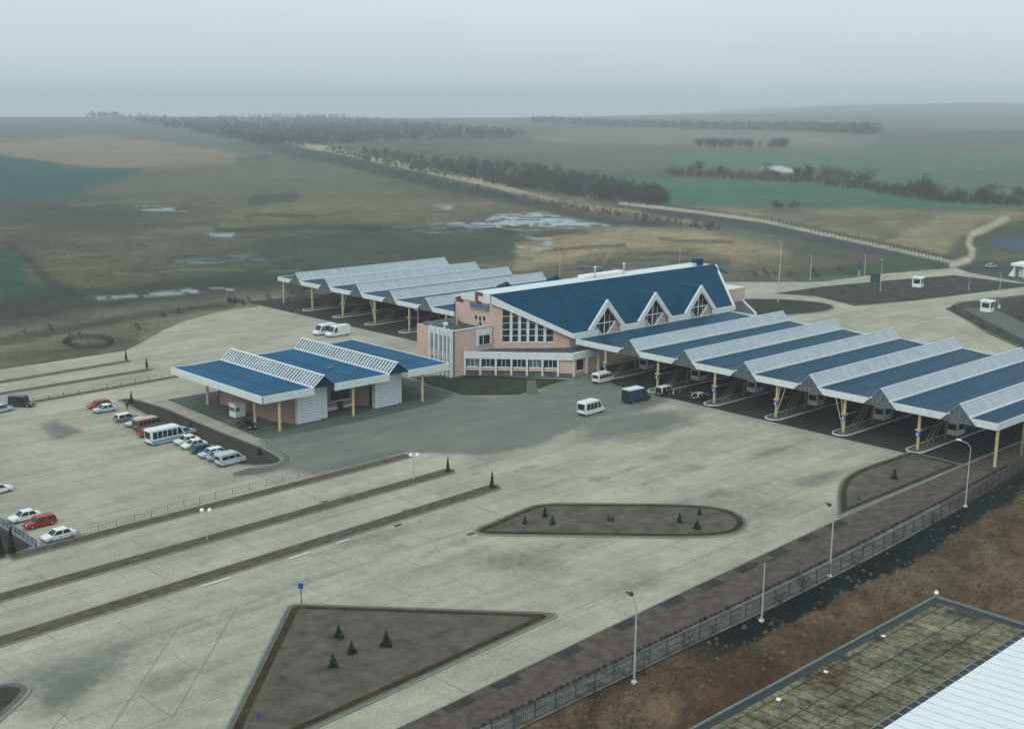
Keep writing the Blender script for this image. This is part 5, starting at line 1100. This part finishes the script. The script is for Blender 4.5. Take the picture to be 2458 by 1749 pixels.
for i in range(14):
    p = G(550+48*random.random(), 720+14*random.random()); c = sp0.copy(); sc.collection.objects.link(c); c.location = p; c['label'] = 'small bare shrub in the clump just left of the rear canopy'; c['group'] = 'shrub clump near the rear canopy'
lone = [(60, 800), (120, 792), (330, 790), (392, 762), (430, 752), (645, 718), (700, 705), (1810, 660), (1815, 664), (1835, 655), (1842, 663), (1860, 660), (1895, 662), (1960, 664), (2018, 652), (1700, 740), (2147, 700), (1950, 700), (2024, 706), (2290, 742), (2335, 765), (2360, 790), (2400, 800)]
for i, px in enumerate(lone): p = G(*px); c = sp0.copy(); sc.collection.objects.link(c); c.location = p; c.scale = (random.uniform(.9, 1.5),)*3; c['label'] = 'lone small dark shrub scattered on rough ground or a bed beside the roads'; c['group'] = 'scattered lone shrubs'

# ------------------------------------------------------------------ bare winter trees
def bare_tree(seed, h=7., tw=300, spread=.36):
    rd = random.Random(seed); tr = MB(); cr = MB(); tr.tube((0, 0, 0), (rd.uniform(-.2, .2), rd.uniform(-.2, .2), h*.55), .16, .07, 6)
    tips = []
    for k in range(9):
        a = rd.uniform(0, 6.28); z = h*rd.uniform(.2, .5); L_ = h*rd.uniform(.25, .5); tip = (math.cos(a)*L_*spread*1.7, math.sin(a)*L_*spread*1.7, z+L_*.9); tr.tube((0, 0, z), tip, .06, .02, 4); tips.append(Vector(tip))
    tips.append(Vector((0, 0, h*.85)))
    for k in range(tw):
        t_ = rd.choice(tips); c = t_+Vector((rd.gauss(0, .13*h), rd.gauss(0, .13*h), rd.gauss(-.06*h, .14*h))); c.z = max(.12*h, min(h, c.z))
        d = Vector((rd.gauss(0, .5), rd.gauss(0, .5), rd.uniform(.4, 1.4))).normalized()*h*rd.uniform(.07, .16); s = d.orthogonal().normalized()*h*rd.uniform(.008, .02)
        cr.add([tuple(c-s), tuple(c+s), tuple(c+d)], [(0, 1, 2)])
    return cr, tr
protos = []
for s in range(5):
    t = thing('bare_tree', 'bare grey brown tree in the belt beside the dirt track', 'tree', (0, 0, 0), 0, 'trees of the belt beside the dirt track', local=True)
    cr, tr = bare_tree(s, 7.5, 330, .34 if s < 3 else .5); cr.build('crown', M['twig'], t, fixn=False); tr.build('trunk', M['bark'], t); protos.append(t)
def ptree(i, p, sc_, label, group):
    x, y = p[0], p[1]; z = float(hz(x, y))-.05; src = protos[i % 5]
    if not src.get('used'): src.location = (x, y, z); src.scale = (sc_,)*3; src['label'] = label; src['group'] = group; src['used'] = 1; return src
    c = dup(src, (x, y, z), random.uniform(0, 6), label, group, sc_); return c
def along(pts, n, jit=4):
    seg = [V(*p) for p in pts]; L_ = np.cumsum([0]+[math.dist(a, b) for a, b in zip(seg[:-1], seg[1:])]); out = []
    for k in range(n):
        # even in the picture: choose the spot by photo distance
        u = random.random()*(len(pts)-1); i = int(u); f = u-i; q2 = (pts[i][0]+(pts[i+1][0]-pts[i][0])*f+random.uniform(-jit, jit)*1.5, pts[i][1]+(pts[i+1][1]-pts[i][1])*f+random.uniform(-jit, jit)*.6); out.append(V(*q2))
    return out
k = 0
for p in along([(1495, 390), (1600, 394), (1720, 399), (1840, 406), (1920, 416), (2000, 430), (2080, 444), (2170, 452), (2290, 456)], 120, 8): ptree(k, p, random.choice((.5, .7, .9, 1.0, 1.45))*random.uniform(.85, 1.15), 'bare dark tree in the belt between the two green fields on the right', 'tree belt between the green fields'); k += 1
for p in along([(1190, 385), (1260, 398), (1330, 412), (1400, 425), (1480, 448), (1450, 455), (1350, 445), (1250, 425), (1130, 405), (1000, 385), (880, 362), (740, 338)], 120, 9): ptree(k, p, random.choice((.45, .6, .8, 1.2))*random.uniform(.85, 1.15), 'bare grey brown tree in the belt beside the dirt track', 'trees of the belt beside the dirt track'); k += 1
for p in along([(1722, 466), (1780, 468)], 8, 3): ptree(k, p, random.uniform(.4, .6), 'small bare tree in the clump on the tan field', 'clump on the tan field'); k += 1
for p in along([(1556, 330), (1640, 331), (1750, 333)], 60, 3): ptree(k, p, random.uniform(.9, 1.7), 'hazy bare tree in the isolated copse below the far ridge', 'isolated far copse'); k += 1
# roadside saplings along the highway
sap = []
for i in range(58):
    f = i/57; x0 = 1770+f*510; q_s = [(1770, 520), (1900, 544), (2040, 577), (2160, 602), (2280, 633)]; u = f*4; j = min(3, int(u)); g_ = u-j
    sap.append(G(q_s[j][0]+(q_s[j+1][0]-q_s[j][0])*g_, q_s[j][1]+(q_s[j+1][1]-q_s[j][1])*g_))
t0 = thing('sapling', 'thin staked sapling in the long row beside the highway', 'tree', sap[0], 0, 'saplings in a row beside the highway', local=True)
cr, tr = bare_tree(31, 2.6, 70, .22); cr.build('crown', M['twig'], t0, fixn=False); MB().tube((0, 0, 0), (0, 0, 2.0), .09, .05, 5).build('trunk', M['bark'], t0)
for p in sap[1:]: dup(t0, p, random.uniform(0, 6), scale=random.uniform(.8, 1.2))
# rows of tiny saplings and posts behind the fence on the near bank
t1 = thing('fence_sapling', 'scrawny brown sapling on the bank just outside the dark fence', 'tree', G(1340, 1730), 0, 'saplings on the bank outside the fence', local=True)
cr, tr = bare_tree(32, 2.1, 140, .2); cr.build('crown', M['spruce_brown'], t1, fixn=False); MB().tube((0, 0, 0), (0, 0, 1.2), .04, .03, 5).build('trunk', M['bark'], t1)
for px in [(1425, 1690), (1492, 1655), (1545, 1620), (1655, 1570), (1708, 1535), (1872, 1460), (1925, 1425), (2060, 1370), (2150, 1320), (2240, 1270), (2370, 1190), (2425, 1150)]: dup(t1, G(*px), random.uniform(0, 6), scale=random.uniform(.7, 1.15))
# far woods: one mass each
def wood(name, label, region, n, h, tw=16, m='twig_far'):
    mb = MB(); P = [v_(*p) for p in region]; xs_ = [p[0] for p in P]; ys_ = [p[1] for p in P]; cnt = 0; vs = []; fs = []
    while cnt < n:
        x = random.uniform(min(xs_), max(xs_)); y = random.uniform(min(ys_), max(ys_))
        if not bool(pip(np.array([x]), np.array([y]), P)[0]): continue
        g_ = G(x, y); hh = h*random.uniform(.55, 1.25); z = float(hz(g_[0], g_[1])); cnt += 1
        o = len(vs); r = hh*.34
        for k_ in range(tw):
            a = random.uniform(0, 6.28); R = r*math.sqrt(random.random())*1.2; zz = z+hh*random.uniform(.0, .85); cx, cy_ = g_[0]+math.cos(a)*R, g_[1]+math.sin(a)*R; s = hh*random.uniform(.05, .12); b = len(vs); ta_ = random.uniform(0, 3.14)
            vs += [(cx-math.cos(ta_)*s, cy_-math.sin(ta_)*s, zz), (cx+math.cos(ta_)*s, cy_+math.sin(ta_)*s, zz+s*.4), (cx+random.uniform(-s, s), cy_, zz+hh*random.uniform(.15, .34))]; fs.append((b, b+1, b+2))
    mb.v = vs; mb.f = fs; mb.mi = [0]*len(fs); return tag(mb.build(name, M[m], fixn=False), label, 'wood', kind='stuff')
wood('far_wood', 'broad hazy wood on the rise beyond the dirt track', [(255, 252), (420, 270), (560, 258), (700, 256), (1000, 285), (1170, 303), (1150, 311), (1000, 312), (860, 318), (700, 327), (560, 322), (420, 300), (262, 266)], 2000, 9.5, 20)
wood('track_scrub', 'dark scrub running along the far side of the dirt track', [(700, 330), (800, 338), (1000, 358), (1180, 372), (1260, 396), (1400, 412), (1490, 436), (1490, 456), (1330, 446), (1150, 420), (950, 388), (760, 350)], 1150, 4.6, 20)
wood('ditch_scrub', 'narrow dark scrub between the dirt track and the brown field', [(520, 318), (620, 332), (760, 356), (900, 386), (1000, 408), (1200, 446), (1400, 480), (1620, 512), (1610, 518), (1380, 490), (1180, 458), (980, 418), (860, 394), (720, 362), (600, 340), (500, 322)], 700, 2.6, 12)
wood('ridge_wood', 'faint line of woodland on the far ridge at the right', [(1180, 268), (1400, 276), (1560, 284), (1800, 292), (1960, 306), (1940, 312), (1780, 300), (1560, 292), (1380, 284), (1180, 274)], 900, 14., 18)
wood('horizon_wood', 'faint trees on the skyline at the left', [(190, 254), (262, 256), (262, 262), (190, 258)], 60, 12., 20)
wood('belt_undergrowth', 'undergrowth below the tree belt between the green fields', [(1500, 386), (1700, 393), (1850, 402), (2000, 424), (2100, 441), (2280, 452), (2280, 461), (2100, 452), (1980, 436), (1850, 414), (1700, 404), (1500, 396)], 700, 3.6, 14, 'twig')
wood('field_weeds', 'dry weeds and tussocks over the rough field beyond the rear canopy', [(-20, 470), (400, 440), (800, 440), (1100, 470), (1300, 520), (1700, 545), (1740, 610), (1240, 625), (1180, 560), (640, 612), (300, 640), (-20, 690)], 5200, .95, 5, 'weeds')
wood('verge_weeds', 'dry weeds on the rough ground left of the pale apron', [(-20, 700), (300, 640), (620, 645), (600, 672), (420, 700), (330, 750), (200, 780), (-20, 812)], 2600, .55, 5, 'weeds')
wood('plot_weeds', 'low dead weeds on the plots beside the roads', [(1690, 618), (1900, 640), (2200, 612), (2290, 600), (2290, 640), (1960, 680), (1820, 662), (1660, 625)], 900, .5, 5, 'weeds')
mb = MB(); kk = 0
while kk < 1100:
    x = random.uniform(55, 175); y = random.uniform(30, 76); yf = float(yfence(x))-.8
    if y > yf or (x < 121.4 and y < 59.3): continue
    kk += 1; r = random.choice((.08, .12, .16, .3))*random.uniform(.7, 1.3); mb.ball((x, y, float(hz(x, y))), r, 5, 4, .7)
tag(mb.build('clods', M['clod'], fixn=False), 'earth clods and stones scattered over the rough bank', 'clods', kind='stuff')
# dry grass tufts on the near bank
vs = []; fs = []; kk = 0
while kk < 9000:
    x = random.uniform(55, 175); y = random.uniform(40, 76)
    yf = float(yfence(x))-.6
    if y > yf or (x < 121.2 and y < 59.2) or (x > 90 and y > yf-3.6): continue
    kk += 1; z = float(hz(x, y))-.03 if kk % 1 == 0 else 0; a = random.uniform(0, 3.14); s = random.uniform(.03, .10); h = random.uniform(.08, .30); b = len(vs)
    vs += [(x-math.cos(a)*s, y-math.sin(a)*s, z), (x+math.cos(a)*s, y+math.sin(a)*s, z), (x+random.uniform(-.15, .15), y+random.uniform(-.15, .15), z+h)]; fs.append((b, b+1, b+2))
mb = MB(); mb.v = vs; mb.f = fs; mb.mi = [0]*len(fs)
M['dry'] = mat('dry_grass', (.05, .035, .018), .95, noise=.5, scale=.4, col2=(.12, .09, .05))
tag(mb.build('dry_grass', M['dry'], fixn=False), 'dry brown grass on the rough bank', 'grass', kind='stuff')

# ------------------------------------------------------------------ haze
hb = MB().box(-9600, 9600, -9600, 9600, -170, 62); HM = bpy.data.materials.new('haze'); HM.use_nodes = True; n = HM.node_tree; n.nodes.clear()
ou = n.nodes.new('ShaderNodeOutputMaterial'); pv = n.nodes.new('ShaderNodeVolumePrincipled'); pv.inputs['Color'].default_value = (.90, .97, .99, 1); pv.inputs['Density'].default_value = 2.4e-4; pv.inputs['Anisotropy'].default_value = .3
n.links.new(pv.outputs[0], ou.inputs['Volume']); ho = hb.build('haze', HM); tag(ho, 'even pale haze over the whole landscape', 'haze', kind='stuff'); HM.cycles.homogeneous_volume = True
